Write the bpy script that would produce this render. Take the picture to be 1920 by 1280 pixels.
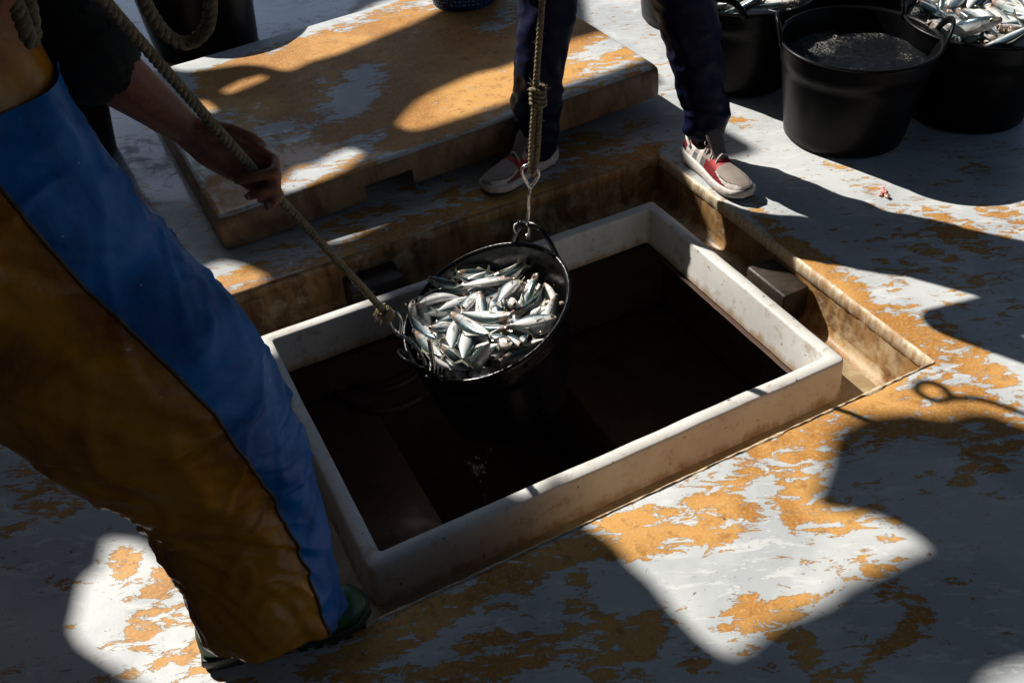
import bpy, bmesh, math, random
from mathutils import Vector, Matrix, noise, Quaternion
from mathutils.geometry import delaunay_2d_cdt, intersect_point_tri_2d

for o in list(bpy.data.objects):
    bpy.data.objects.remove(o)
SC = bpy.context.scene
COL = SC.collection
V = Vector
R = math.radians

# ------------------------------------------------------------------ camera
CAM_H, PITCH, ROLL, FPX = 1.65, 0.7144, -0.068, 1780.0
_c, _s = math.cos(PITCH), math.sin(PITCH)
CF = V((0, _c, -_s))
_r, _u = V((1, 0, 0)), V((0, _s, _c))
CR = _r * math.cos(ROLL) + _u * math.sin(ROLL)
CU = -_r * math.sin(ROLL) + _u * math.cos(ROLL)
CP = V((0, 0, CAM_H))
cam_data = bpy.data.cameras.new('camera')
cam = bpy.data.objects.new('camera', cam_data)
COL.objects.link(cam)
cam_data.sensor_width = 36
cam_data.lens = FPX / 1920 * 36
cam_data.clip_start = 0.05
cam_data.clip_end = 3000
cam.matrix_world = Matrix.Translation(CP) @ Matrix((CR, CU, -CF)).transposed().to_4x4()
SC.camera = cam

# ------------------------------------------------------------------ sky, sun, exposure
SUN_AZ, SUN_EL = -40.0, 40.0          # direction in which shadows fall on the deck, height of the sun
SUN_D = V((math.cos(R(SUN_AZ)) * math.cos(R(SUN_EL)), math.sin(R(SUN_AZ)) * math.cos(R(SUN_EL)), -math.sin(R(SUN_EL))))
world = bpy.data.worlds.new('World')
SC.world = world
world.use_nodes = True
wn = world.node_tree.nodes
wl = world.node_tree.links
sky = wn.new('ShaderNodeTexSky')
sky.sky_type = 'NISHITA'
sky.sun_disc = False
sky.sun_elevation = R(SUN_EL)
sky.sun_rotation = math.atan2(-SUN_D.x, -SUN_D.y)
wl.new(sky.outputs[0], wn['Background'].inputs[0])
wn['Background'].inputs[1].default_value = 0.05
sun_data = bpy.data.lights.new('sun', 'SUN')
sun_data.energy = 5.0
sun_data.angle = R(0.53)
sun_data.color = (1.0, 0.945, 0.86)
sun = bpy.data.objects.new('sun', sun_data)
COL.objects.link(sun)
sun.rotation_euler = SUN_D.to_track_quat('-Z', 'Y').to_euler()
vs = SC.view_settings
vs.view_transform = 'Standard'
vs.look = 'None'
vs.exposure = 0.46
vs.gamma = 1.0
vs.use_curve_mapping = False

# ------------------------------------------------------------------ pixel -> place helpers (survey of the photograph)
def ray(x, y):
    return CF + CR * ((x - 960) / FPX) - CU * ((y - 640) / FPX)
def gz(x, y, z=0.0):
    d = ray(x, y)
    return CP + d * ((z - CAM_H) / d.z)
def gy(x, y, Y):
    d = ray(x, y)
    return CP + d * (Y / d.y)
def at(x, y, dist):
    return CP + ray(x, y).normalized() * dist

# ------------------------------------------------------------------ object helpers
def tag(o, label=None, cat=None, group=None, kind=None):
    if label: o['label'] = label
    if cat: o['category'] = cat
    if group: o['group'] = group
    if kind: o['kind'] = kind
    return o
def empty(name, loc=(0, 0, 0)):
    o = bpy.data.objects.new(name, None)
    o.empty_display_size = 0.1
    o.location = loc
    COL.objects.link(o)
    return o
def link(name, me, parent=None):
    o = bpy.data.objects.new(name, me)
    COL.objects.link(o)
    if parent is not None:
        o.parent = parent
        o.matrix_parent_inverse = Matrix.Translation(-parent.location) if parent.type == 'EMPTY' else Matrix()
    return o
def mesh(name, verts, faces, mats, parent=None, smooth=True, midx=None, attrs=None):
    me = bpy.data.meshes.new(name)
    me.from_pydata([tuple(v) for v in verts], [], faces)
    if not isinstance(mats, (list, tuple)): mats = [mats]
    for m in mats: me.materials.append(m)
    if midx: me.polygons.foreach_set('material_index', midx)
    if smooth: me.polygons.foreach_set('use_smooth', [True] * len(me.polygons))
    if attrs:
        for k, vals in attrs.items():
            a = me.attributes.new(k, 'FLOAT', 'POINT')
            a.data.foreach_set('value', vals)
    me.update()
    return link(name, me, parent)
def sharp(o, ang=35):
    me = o.data
    bm = bmesh.new(); bm.from_mesh(me)
    for e in bm.edges:
        if len(e.link_faces) == 2 and e.calc_face_angle(0) > R(ang): e.smooth = False
    bm.to_mesh(me); bm.free()
    return o
def join_geo(parts):
    vs_, fs_ = [], []
    for v, f in parts:
        n = len(vs_)
        vs_ += list(v)
        fs_ += [tuple(i + n for i in q) for q in f]
    return vs_, fs_
def loft(rings, cap0=False, cap1=False, closed=True):
    n = len(rings[0]); vv = [p for r_ in rings for p in r_]; ff = []
    for k in range(len(rings) - 1):
        for i in range(n if closed else n - 1):
            j = (i + 1) % n
            ff.append((k * n + i, k * n + j, (k + 1) * n + j, (k + 1) * n + i))
    if cap0: ff.append(tuple(reversed(range(n))))
    if cap1: ff.append(tuple((len(rings) - 1) * n + i for i in range(n)))
    return vv, ff
def frames(path):
    T = []
    for i in range(len(path)):
        a = path[max(0, i - 1)]; b = path[min(len(path) - 1, i + 1)]
        T.append((b - a).normalized())
    n = T[0].orthogonal().normalized()
    out = []
    for t in T:
        n = (n - t * n.dot(t)).normalized()
        out.append((t, n, t.cross(n)))
    return out
def tube(path, r, seg=10, cap=True):
    path = [V(p) for p in path]
    fr = frames(path); rings = []
    for i, (p, (t, n, b)) in enumerate(zip(path, fr)):
        rr = r[i] if isinstance(r, (list, tuple)) else r
        rings.append([p + n * (rr * math.cos(2 * math.pi * k / seg)) + b * (rr * math.sin(2 * math.pi * k / seg)) for k in range(seg)])
    return loft(rings, cap, cap)
def catmull(pts, per=12):
    pts = [V(p) for p in pts]; P = [pts[0] * 2 - pts[1]] + pts + [pts[-1] * 2 - pts[-2]]; out = []
    for i in range(1, len(P) - 2):
        a, b, c, d = P[i - 1], P[i], P[i + 1], P[i + 2]
        for k in range(per):
            t = k / per
            out.append(0.5 * ((2 * b) + (c - a) * t + (2 * a - 5 * b + 4 * c - d) * t * t + (3 * b - a - 3 * c + d) * t ** 3))
    out.append(pts[-1])
    return out
def resample(path, step):
    out = [path[0]]; acc = 0.0
    for a, b in zip(path, path[1:]):
        L = (b - a).length; s0 = step - acc
        while s0 <= L and L > 0:
            out.append(a.lerp(b, s0 / L)); s0 += step
        acc = (acc + L) % step
    return out
def box(cx, cy, cz, sx, sy, sz, rot=0.0):
    c, s = math.cos(rot), math.sin(rot); vv = []
    for x in (-1, 1):
        for y in (-1, 1):
            for z in (-1, 1):
                lx, ly = x * sx / 2, y * sy / 2
                vv.append(V((cx + c * lx - s * ly, cy + s * lx + c * ly, cz + z * sz / 2)))
    return vv, [(0, 1, 3, 2), (4, 6, 7, 5), (0, 4, 5, 1), (2, 3, 7, 6), (0, 2, 6, 4), (1, 5, 7, 3)]
def bevel(o, w=0.006, seg=2, ang=30):
    bm = bmesh.new(); bm.from_mesh(o.data)
    es = [e for e in bm.edges if len(e.link_faces) == 2 and e.calc_face_angle(0) > R(ang)]
    bmesh.ops.bevel(bm, geom=es, offset=w, segments=seg, affect='EDGES', profile=0.6)
    bm.to_mesh(o.data); bm.free()
    o.data.polygons.foreach_set('use_smooth', [True] * len(o.data.polygons))
    return o
def ss(a, b, x):
    t = max(0.0, min(1.0, (x - a) / (b - a)))
    return t * t * (3 - 2 * t)
def interp(tab, t):
    if t <= tab[0][0]: return tab[0][1]
    for (a, va), (b, vb) in zip(tab, tab[1:]):
        if t <= b:
            k = (t - a) / (b - a)
            return va * (1 - k) + vb * k
    return tab[-1][1]

# ------------------------------------------------------------------ materials
class NT:
    def __init__(self, name):
        self.m = bpy.data.materials.new(name); self.m.use_nodes = True
        self.n = self.m.node_tree.nodes; self.l = self.m.node_tree.links
        self.b = self.n['Principled BSDF']
    def node(self, t, ins=None, **kw):
        nd = self.n.new(t)
        for k, v in kw.items(): setattr(nd, k, v)
        for k, v in (ins or {}).items(): self.put(nd.inputs[k], v)
        return nd
    def put(self, sock, v):
        if hasattr(v, 'is_output'): self.l.new(v, sock)
        elif isinstance(v, (tuple, list)) and len(v) == 3 and sock.type == 'RGBA': sock.default_value = (*v, 1)
        else: sock.default_value = v
    def set(self, **kw):
        for k, v in kw.items(): self.put(self.b.inputs[k.replace('_', ' ')], v)
        return self
    def math(self, op, a, b=None, c=None, clamp=False):
        nd = self.node('ShaderNodeMath', operation=op, use_clamp=clamp)
        for i, v in enumerate((a, b, c)):
            if v is not None: self.put(nd.inputs[i], v)
        return nd.outputs[0]
    def mix(self, f, a, b):
        nd = self.node('ShaderNodeMix', data_type='RGBA')
        self.put(nd.inputs[0], f); self.put(nd.inputs[6], a); self.put(nd.inputs[7], b)
        return nd.outputs[2]
    def mixf(self, f, a, b):
        nd = self.node('ShaderNodeMix', data_type='FLOAT')
        self.put(nd.inputs[0], f); self.put(nd.inputs[2], a); self.put(nd.inputs[3], b)
        return nd.outputs[0]
    def ramp(self, v, a, b, ta=0.0, tb=1.0, smooth=True):
        nd = self.node('ShaderNodeMapRange', interpolation_type='SMOOTHSTEP' if smooth else 'LINEAR')
        for i, x in enumerate((v, a, b, ta, tb)): self.put(nd.inputs[i], x)
        return nd.outputs[0]
    def coords(self, scale=(1, 1, 1), rot=(0, 0, 0), kind='Object'):
        tc = self.node('ShaderNodeTexCoord')
        mp = self.node('ShaderNodeMapping', {'Vector': tc.outputs[kind]})
        mp.inputs['Scale'].default_value = scale; mp.inputs['Rotation'].default_value = rot
        return mp.outputs[0]
    def noise(self, vec, scale, detail=4, rough=0.55, dist=0.0):
        nd = self.node('ShaderNodeTexNoise', {'Scale': scale, 'Detail': detail, 'Roughness': rough, 'Distortion': dist})
        if vec is not None: self.put(nd.inputs['Vector'], vec)
        return nd.outputs[0]
    def attr(self, name):
        return self.node('ShaderNodeAttribute', attribute_name=name).outputs['Fac']
    def bump(self, h, strength=0.5, dist=0.002):
        nd = self.node('ShaderNodeBump', {'Strength': strength, 'Distance': dist, 'Height': h})
        self.put(self.b.inputs['Normal'], nd.outputs[0])

def worn_paint(name):
    t = NT(name)
    co = t.coords((1, 1, 1), (0, 0, R(-20)))
    st = t.coords((0.6, 1.5, 1), (0, 0, R(-35)))
    w = t.attr('wear')
    n1 = t.noise(st, 8.0, 5, 0.66, 0.5)
    n2 = t.noise(st, 27, 7, 0.74, 0.6)
    val = t.math('ADD', w, t.math('ADD', t.math('MULTIPLY', t.math('SUBTRACT', n1, 0.5), 2.1), t.math('MULTIPLY', t.math('SUBTRACT', n2, 0.5), 5.0)))
    mask = t.ramp(val, -0.03, 0.03)
    edge = t.math('SUBTRACT', 1.0, t.ramp(t.math('ABSOLUTE', val), 0.0, 0.10))
    pn = t.noise(co, 2.6, 4, 0.6, 0.4)
    scuff = t.ramp(t.noise(t.coords((0.5, 1.8, 1), (0, 0, R(28))), 17, 5, 0.72, 0.9), 0.55, 0.61)
    paint = t.mix(t.ramp(pn, 0.40, 0.60), (0.45, 0.475, 0.49), (0.59, 0.61, 0.615))
    paint = t.mix(t.math('MULTIPLY', scuff, 0.6), paint, (0.70, 0.71, 0.70))
    gn = t.noise(co, 24, 5, 0.75)
    paint = t.mix(t.ramp(gn, 0.60, 0.74, 0, 0.32), paint, (0.22, 0.22, 0.215))
    of = t.noise(co, 130, 3, 0.65)
    ochre = t.mix(t.ramp(pn, 0.38, 0.62), (0.42, 0.19, 0.045), (0.63, 0.335, 0.10))
    ochre = t.mix(t.ramp(of, 0.46, 0.68, 0, 0.5), ochre, (0.70, 0.45, 0.21))
    ochre = t.mix(t.ramp(gn, 0.52, 0.66, 0, 0.55), ochre, (0.25, 0.105, 0.03))
    col = t.mix(mask, paint, ochre)
    col = t.mix(t.math('MULTIPLY', edge, 0.5), col, (0.13, 0.075, 0.035))
    spk = t.ramp(t.noise(t.coords((1, 2.4, 1), (0, 0, 0.9)), 58, 3, 0.62, 1.3), 0.675, 0.70)
    col = t.mix(t.math('MULTIPLY', spk, 0.75), col, (0.05, 0.04, 0.035))
    wetn = t.ramp(t.math('ADD', t.math('ADD', t.math('MULTIPLY', pn, 0.6), t.math('MULTIPLY', gn, 0.4)), t.math('MULTIPLY', t.attr('wet'), 0.22)), 0.58, 0.68)
    rough = t.mixf(wetn, t.mixf(mask, 0.40, 0.55), t.mixf(mask, 0.12, 0.24))
    h = t.math('ADD', t.math('SUBTRACT', 1.0, mask), t.math('MULTIPLY', of, 0.28))
    t.bump(h, 0.55, 0.0016)
    t.set(Base_Color=col, Roughness=rough, Specular_IOR_Level=t.mixf(wetn, 0.2, 0.5), Coat_Weight=t.math('MULTIPLY', wetn, 0.8), Coat_Roughness=t.ramp(gn, 0.4, 0.65, 0.03, 0.16))
    return t.m
M = {}
M['deck'] = worn_paint('worn_deck_paint')
M['slab'] = worn_paint('worn_cover_paint')

def stained(name, c1, c2, c3, streak=(9, 9, 2), rough=0.55, amp=1.0):
    t = NT(name)
    co = t.coords(); sv = t.coords(streak)
    a = t.noise(sv, 3.0, 7, 0.7, 0.4); b = t.noise(co, 14, 8, 0.7, 0.3); c = t.noise(co, 4, 4, 0.6)
    col = t.mix(t.ramp(a, 0.36, 0.62), c1, c2)
    col = t.mix(t.math('MULTIPLY', t.ramp(t.math('ADD', t.math('MULTIPLY', b, 0.6), t.math('MULTIPLY', c, 0.4)), 0.5, 0.62), amp), col, c3)
    spk = t.ramp(t.noise(co, 70, 3, 0.6), 0.68, 0.73)
    col = t.mix(t.math('MULTIPLY', spk, 0.7), col, (0.03, 0.02, 0.015))
    t.set(Base_Color=col, Roughness=t.ramp(b, 0.3, 0.7, rough - 0.15, rough + 0.15))
    t.bump(t.math('ADD', a, b), 0.5, 0.002)
    return t.m
M['recess'] = stained('stained_ochre_side', (0.16, 0.075, 0.03), (0.40, 0.23, 0.09), (0.58, 0.47, 0.30), (7, 7, 1.5), 0.5, 0.75)
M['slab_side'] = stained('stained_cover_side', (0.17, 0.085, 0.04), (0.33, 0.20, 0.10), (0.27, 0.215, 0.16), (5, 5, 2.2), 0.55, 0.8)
M['gutter'] = stained('recess_floor', (0.36, 0.27, 0.15), (0.46, 0.38, 0.24), (0.24, 0.15, 0.07), (3, 3, 3), 0.35, 0.6)
M['lip'] = stained('pale_splintered_lip', (0.45, 0.29, 0.14), (0.66, 0.56, 0.42), (0.36, 0.18, 0.07), (30, 30, 4), 0.5, 0.7)
M['block'] = stained('shade_dark_timber', (0.018, 0.012, 0.008), (0.045, 0.03, 0.02), (0.028, 0.02, 0.016), (3, 12, 2), 0.5)  # timber darkened to stand in for the leg's shadow on the right block
M['hold'] = stained('shade_dark_hold', (0.085, 0.05, 0.038), (0.11, 0.066, 0.05), (0.06, 0.04, 0.033), (2, 2, 3), 0.5)  # lining coloured dark to stand in for the unlit hold
M['bulwark'] = stained('pale_bulwark', (0.42, 0.44, 0.45), (0.5, 0.52, 0.52), (0.3, 0.2, 0.1), (4, 4, 2), 0.5, 0.5)

def coaming_mat():
    t = NT('off_white_coaming')
    co = t.coords()
    sep = t.node('ShaderNodeSeparateXYZ', {0: co}); z = sep.outputs[2]
    base = t.mix(t.ramp(t.noise(co, 5, 5, 0.6), 0.35, 0.65), (0.60, 0.59, 0.56), (0.72, 0.71, 0.68))
    st = t.noise(t.coords((8, 8, 1.5)), 3, 7, 0.7)
    stain = t.ramp(t.math('ADD', t.math('MULTIPLY', z, -9.0), t.math('MULTIPLY', st, 0.8)), 1.62, 1.95)
    col = t.mix(t.math('MULTIPLY', stain, 0.8), base, (0.30, 0.16, 0.05))
    g = t.ramp(t.noise(co, 22, 6, 0.75), 0.52, 0.68)
    col = t.mix(t.math('MULTIPLY', g, 0.55), col, (0.36, 0.25, 0.16))
    spk = t.ramp(t.noise(co, 48, 4, 0.65), 0.665, 0.70)
    col = t.mix(t.math('MULTIPLY', spk, 0.85), col, (0.06, 0.035, 0.025))
    t.set(Base_Color=col, Roughness=t.ramp(st, 0.3, 0.7, 0.3, 0.5))
    t.bump(t.math('ADD', t.noise(co, 30, 4, 0.6), t.math('MULTIPLY', t.noise(co, 7, 3, 0.5), 1.5)), 0.35, 0.002)
    return t.m
M['coaming'] = coaming_mat()

def simple(name, col, rough=0.5, metal=0.0, bumps=None, var=0.15, **kw):
    t = NT(name)
    co = t.coords()
    n = t.noise(co, bumps[0] if bumps else 25, 5, 0.6)
    dark = tuple(c * (1 - var * 2) for c in col); lite = tuple(min(1, c * (1 + var)) for c in col)
    t.set(Base_Color=t.mix(t.ramp(n, 0.3, 0.7), dark, lite), Roughness=t.ramp(n, 0.3, 0.7, max(0.03, rough - 0.08), rough + 0.08), Metallic=metal, **kw)
    if bumps: t.bump(n, bumps[1], bumps[2])
    return t.m
def oilskin(name, c1, c2, rough):
    t = NT(name)
    co = t.coords(); n = t.noise(co, 6, 6, 0.65, 0.5); f = t.noise(co, 90, 4, 0.65)
    col = t.mix(t.ramp(n, 0.42, 0.66), c1, c2)
    smear = t.ramp(t.noise(t.coords((9, 9, 1.6)), 5, 5, 0.7, 0.6), 0.62, 0.74)
    col = t.mix(t.math('MULTIPLY', smear, 0.12), col, (0.32, 0.30, 0.25))
    flk = t.ramp(t.noise(t.coords((1, 1, 1.7)), 64, 2, 0.5), 0.755, 0.775)
    col = t.mix(t.math('MULTIPLY', flk, 0.7), col, (0.6, 0.6, 0.56))
    t.set(Base_Color=col, Roughness=t.ramp(n, 0.35, 0.7, rough - 0.12, rough + 0.14), Specular_IOR_Level=0.4)
    t.bump(t.math('ADD', t.math('MULTIPLY', n, 3.0), f), 0.45, 0.0018)
    return t.m
def rubber():
    t = NT('scuffed_black_rubber')
    co = t.coords(); hs = t.coords((1, 1, 9))
    sc = t.ramp(t.noise(t.coords((2, 2, 14)), 9, 6, 0.7), 0.52, 0.75)
    d = t.ramp(t.noise(co, 90, 3, 0.6), 0.62, 0.75)
    col = t.mix(t.math('MULTIPLY', sc, 0.5), (0.003, 0.003, 0.0034), (0.015, 0.0145, 0.015))
    col = t.mix(t.math('MULTIPLY', d, 0.3), col, (0.05, 0.05, 0.05))
    t.set(Base_Color=col, Roughness=t.ramp(sc, 0, 1, 0.34, 0.55), Specular_IOR_Level=0.10)
    t.bump(t.noise(hs, 30, 4, 0.6), 0.25, 0.001)
    return t.m
M['rubber'] = rubber()
M['wet_rubber'] = simple('wet_black_rubber', (0.004, 0.004, 0.0045), 0.2, 0, (60, 0.5, 0.002), 0.15, Specular_IOR_Level=0.4)
M['steel'] = simple('dull_steel', (0.55, 0.53, 0.50), 0.28, 1.0, (80, 0.2, 0.0006), 0.2)
M['blue_oil'] = oilskin('blue_oilskin', (0.0, 0.15, 0.50), (0.0, 0.07, 0.27), 0.5)
M['orange_oil'] = oilskin('orange_oilskin', (0.60, 0.22, 0.002), (0.27, 0.07, 0.004), 0.30)
M['seam'] = simple('dirty_seam', (0.10, 0.055, 0.02), 0.6, 0, (200, 0.5, 0.001))
M['hem'] = simple('grimy_orange_hem', (0.36, 0.22, 0.10), 0.35, 0, (60, 0.4, 0.001), 0.2)
M['skin'] = simple('tanned_skin', (0.33, 0.105, 0.048), 0.5, 0, (110, 0.35, 0.0012), 0.14, Subsurface_Weight=0.06, Subsurface_Radius=(0.01, 0.004, 0.002))
M['nail'] = simple('fingernail', (0.46, 0.27, 0.2), 0.3)
M['shirt'] = simple('black_cotton', (0.006, 0.006, 0.006), 0.9, 0, (150, 0.6, 0.001))
M['navy'] = simple('navy_tracksuit', (0.0016, 0.0045, 0.030), 0.55, 0, (260, 0.3, 0.0006), 0.2, Specular_IOR_Level=0.16)
M['boot'] = simple('green_rubber_boot', (0.02, 0.075, 0.02), 0.35, 0, (40, 0.2, 0.001))
M['boot_sole'] = simple('dark_green_sole', (0.02, 0.03, 0.015), 0.5, 0, (60, 0.3, 0.001))
M['hair'] = simple('dark_hair', (0.012, 0.009, 0.007), 0.5, 0, (120, 0.8, 0.003))
M['shoe_white'] = simple('off_white_midsole', (0.62, 0.57, 0.53), 0.5, 0, (60, 0.3, 0.0008), 0.1)
M['shoe_mesh'] = simple('beige_mesh', (0.36, 0.30, 0.265), 0.8, 0, (700, 0.9, 0.0008), 0.25)
M['shoe_grey'] = simple('warm_grey_suede', (0.155, 0.13, 0.12), 0.85, 0, (300, 0.6, 0.0008))
M['shoe_red'] = simple('red_suede', (0.42, 0.018, 0.022), 0.65, 0, (250, 0.5, 0.0008))
M['shoe_dred'] = simple('dark_red_leather', (0.20, 0.012, 0.02), 0.5, 0, (150, 0.4, 0.0008))
M['shoe_silver'] = simple('silver_side', (0.42, 0.42, 0.43), 0.3, 0.6)
M['shoe_black'] = simple('black_outsole', (0.02, 0.02, 0.02), 0.6)
M['lace'] = simple('pale_lace', (0.55, 0.48, 0.46), 0.7, 0, (500, 0.6, 0.0005))
M['basket'] = simple('blue_plastic', (0.008, 0.035, 0.13), 0.4)
M['gut'] = simple('pink_fish_gut', (0.75, 0.33, 0.28), 0.2, 0, (150, 0.8, 0.002), 0.3)
M['sun_mask'] = simple('green_sun_mask', (0.03, 0.05, 0.045), 0.6)  # for the added overhead sheet that shapes the sun patches
M['post'] = simple('painted_post', (0.4, 0.42, 0.42), 0.5)
M['tie'] = simple('white_cable_tie', (0.7, 0.7, 0.66), 0.4)

def rope_mat():
    t = NT('weathered_rope')
    co = t.coords()
    n = t.noise(co, 120, 4, 0.7); n2 = t.noise(co, 9, 4, 0.6)
    col = t.mix(t.ramp(n, 0.3, 0.7), (0.13, 0.092, 0.048), (0.34, 0.26, 0.155))
    col = t.mix(t.ramp(n2, 0.5, 0.7, 0, 0.6), col, (0.10, 0.085, 0.045))
    t.set(Base_Color=col, Roughness=0.85)
    t.bump(t.noise(co, 400, 3, 0.7), 0.8, 0.001)
    return t.m
M['rope'] = rope_mat()

def fish_mat():
    t = NT('silver_fish_skin')
    h = t.attr('fh'); x = t.attr('fx')
    co = t.coords()
    rnd = t.node('ShaderNodeObjectInfo').outputs['Random']
    n = t.noise(co, 60, 4, 0.6); ns = t.noise(t.coords((1, 1, 1)), 420, 2, 0.5)
    hh = t.math('ADD', h, t.math('MULTIPLY', t.math('SUBTRACT', n, 0.5), 0.5))
    side = t.mix(t.ramp(hh, -0.55, 0.25), (0.90, 0.89, 0.87), (0.62, 0.68, 0.71))
    back = t.mix(rnd, (0.035, 0.075, 0.11), (0.09, 0.13, 0.125))
    col = t.mix(t.ramp(hh, 0.12, 0.62), side, back)
    band = t.math('SUBTRACT', 1.0, t.ramp(t.math('ABSOLUTE', t.math('SUBTRACT', hh, 0.22)), 0.0, 0.16))
    col = t.mix(t.math('MULTIPLY', band, 0.35), col, (0.45, 0.50, 0.40))
    head = t.ramp(t.math('ADD', x, t.math('MULTIPLY', t.math('SUBTRACT', rnd, 0.5), 0.12)), 0.80, 0.93)
    col = t.mix(t.math('MULTIPLY', head, t.ramp(n, 0.38, 0.6, 0.3, 0.9)), col, (0.36, 0.20, 0.12))
    gx = t.math('SUBTRACT', t.math('ADD', x, t.math('MULTIPLY', t.math('MULTIPLY', h, h), -0.045)), 0.76)
    gill = t.math('SUBTRACT', 1.0, t.ramp(t.math('ABSOLUTE', t.math('ADD', gx, t.math('MULTIPLY', t.math('SUBTRACT', n, 0.5), 0.05))), 0.0, 0.022))
    col = t.mix(t.math('MULTIPLY', gill, 0.5), col, (0.10, 0.06, 0.055))
    fin = t.ramp(x, 0.06, 0.12, 1.0, 0.0)
    col = t.mix(t.math('MULTIPLY', fin, 0.7), col, (0.36, 0.34, 0.24))
    t.set(Base_Color=col, Metallic=t.math('MULTIPLY', t.ramp(hh, -0.3, 0.5, 0.05, 0.4), t.math('SUBTRACT', 1.0, head)), Roughness=t.ramp(n, 0.3, 0.7, 0.14, 0.3))
    t.b.inputs['Coat Weight'].default_value = 1.0
    t.b.inputs['Coat Roughness'].default_value = 0.08
    t.bump(t.math('ADD', ns, t.math('MULTIPLY', n, 1.5)), 0.35, 0.0008)
    return t.m
M['fish'] = fish_mat()
M['mouth'] = simple('dark_fish_mouth', (0.05, 0.016, 0.012), 0.3)
M['eye_ring'] = simple('golden_eye_ring', (0.55, 0.47, 0.30), 0.2, 0.5)
M['pupil'] = simple('fish_pupil', (0.006, 0.006, 0.008), 0.08)

def water_mat():
    t = NT('foamy_dark_water')
    co = t.coords()
    f = t.noise(co, 150, 5, 0.75, 0.5); big = t.noise(co, 5, 3, 0.5)
    foam = t.ramp(t.math('ADD', f, t.math('MULTIPLY', t.math('SUBTRACT', big, 0.5), 0.9)), 0.56, 0.72)
    t.set(Base_Color=t.mix(foam, (0.004, 0.005, 0.007), (0.20, 0.20, 0.18)), Roughness=t.mixf(foam, 0.05, 0.45), IOR=1.33)
    t.bump(t.math('ADD', f, t.math('MULTIPLY', t.noise(co, 28, 3, 0.5), 3)), 0.9, 0.005)
    return t.m
M['water'] = water_mat()
def glass_drop():
    t = NT('water_drop')
    t.set(Base_Color=(1, 1, 1), Roughness=0.02, IOR=1.33)
    t.b.inputs['Transmission Weight'].default_value = 1.0
    return t.m
M['drop'] = glass_drop()
def sea_mat():
    t = NT('sea')
    co = t.coords()
    t.set(Base_Color=(0.01, 0.03, 0.045), Roughness=0.12, IOR=1.33)
    t.bump(t.noise(co, 0.8, 6, 0.6), 0.6, 0.4)
    return t.m
M['sea'] = sea_mat()

# ================================================================== SETTING
HA = 0.4349
HC_ = V((0.0736, 1.9198, 0))
HX, HY = V((math.cos(HA), math.sin(HA), 0)), V((-math.sin(HA), math.cos(HA), 0))
HW, HD, H_TOP, H_FLOOR = 0.6635, 0.4478, -0.0447, -0.165
RU0, RU1, RV0, RV1 = -HW - 0.135, HW + 0.135, -HD - 0.150, HD + 0.163
def hp(u, v, z=0.0):
    return HC_ + HX * u + HY * v + V((0, 0, z))
def h_uv(p):
    d = V((p[0], p[1], 0)) - HC_
    return d.dot(HX), d.dot(HY)

# ---- paint wear: where the paint has flaked off (pixel ellipses surveyed on the photograph, turned into deck ellipses)
def blob_set(lst, z):
    out = []
    for (x, y, a, b, ang, amp) in lst:
        c = gz(x, y, z); t = R(ang)
        e1 = gz(x + math.cos(t) * a, y + math.sin(t) * a, z) - c
        e2 = gz(x - math.sin(t) * b, y + math.cos(t) * b, z) - c
        det = e1.x * e2.y - e1.y * e2.x
        out.append((c.x, c.y, e1.x, e1.y, e2.x, e2.y, det, amp, max(e1.length, e2.length) * 1.6))
    return out
def blob_val(bs, x, y):
    s = 0.0
    for (cx, cy, ax, ay, bx, by, det, amp, rad) in bs:
        dx, dy = x - cx, y - cy
        if abs(dx) > rad or abs(dy) > rad: continue
        p = (dx * by - dy * bx) / det; q = (ax * dy - ay * dx) / det
        r2 = p * p + q * q
        if r2 < 2.2: s += amp * (1 - ss(0.25, 2.2, r2))
    return s
O = 1.0
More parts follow.
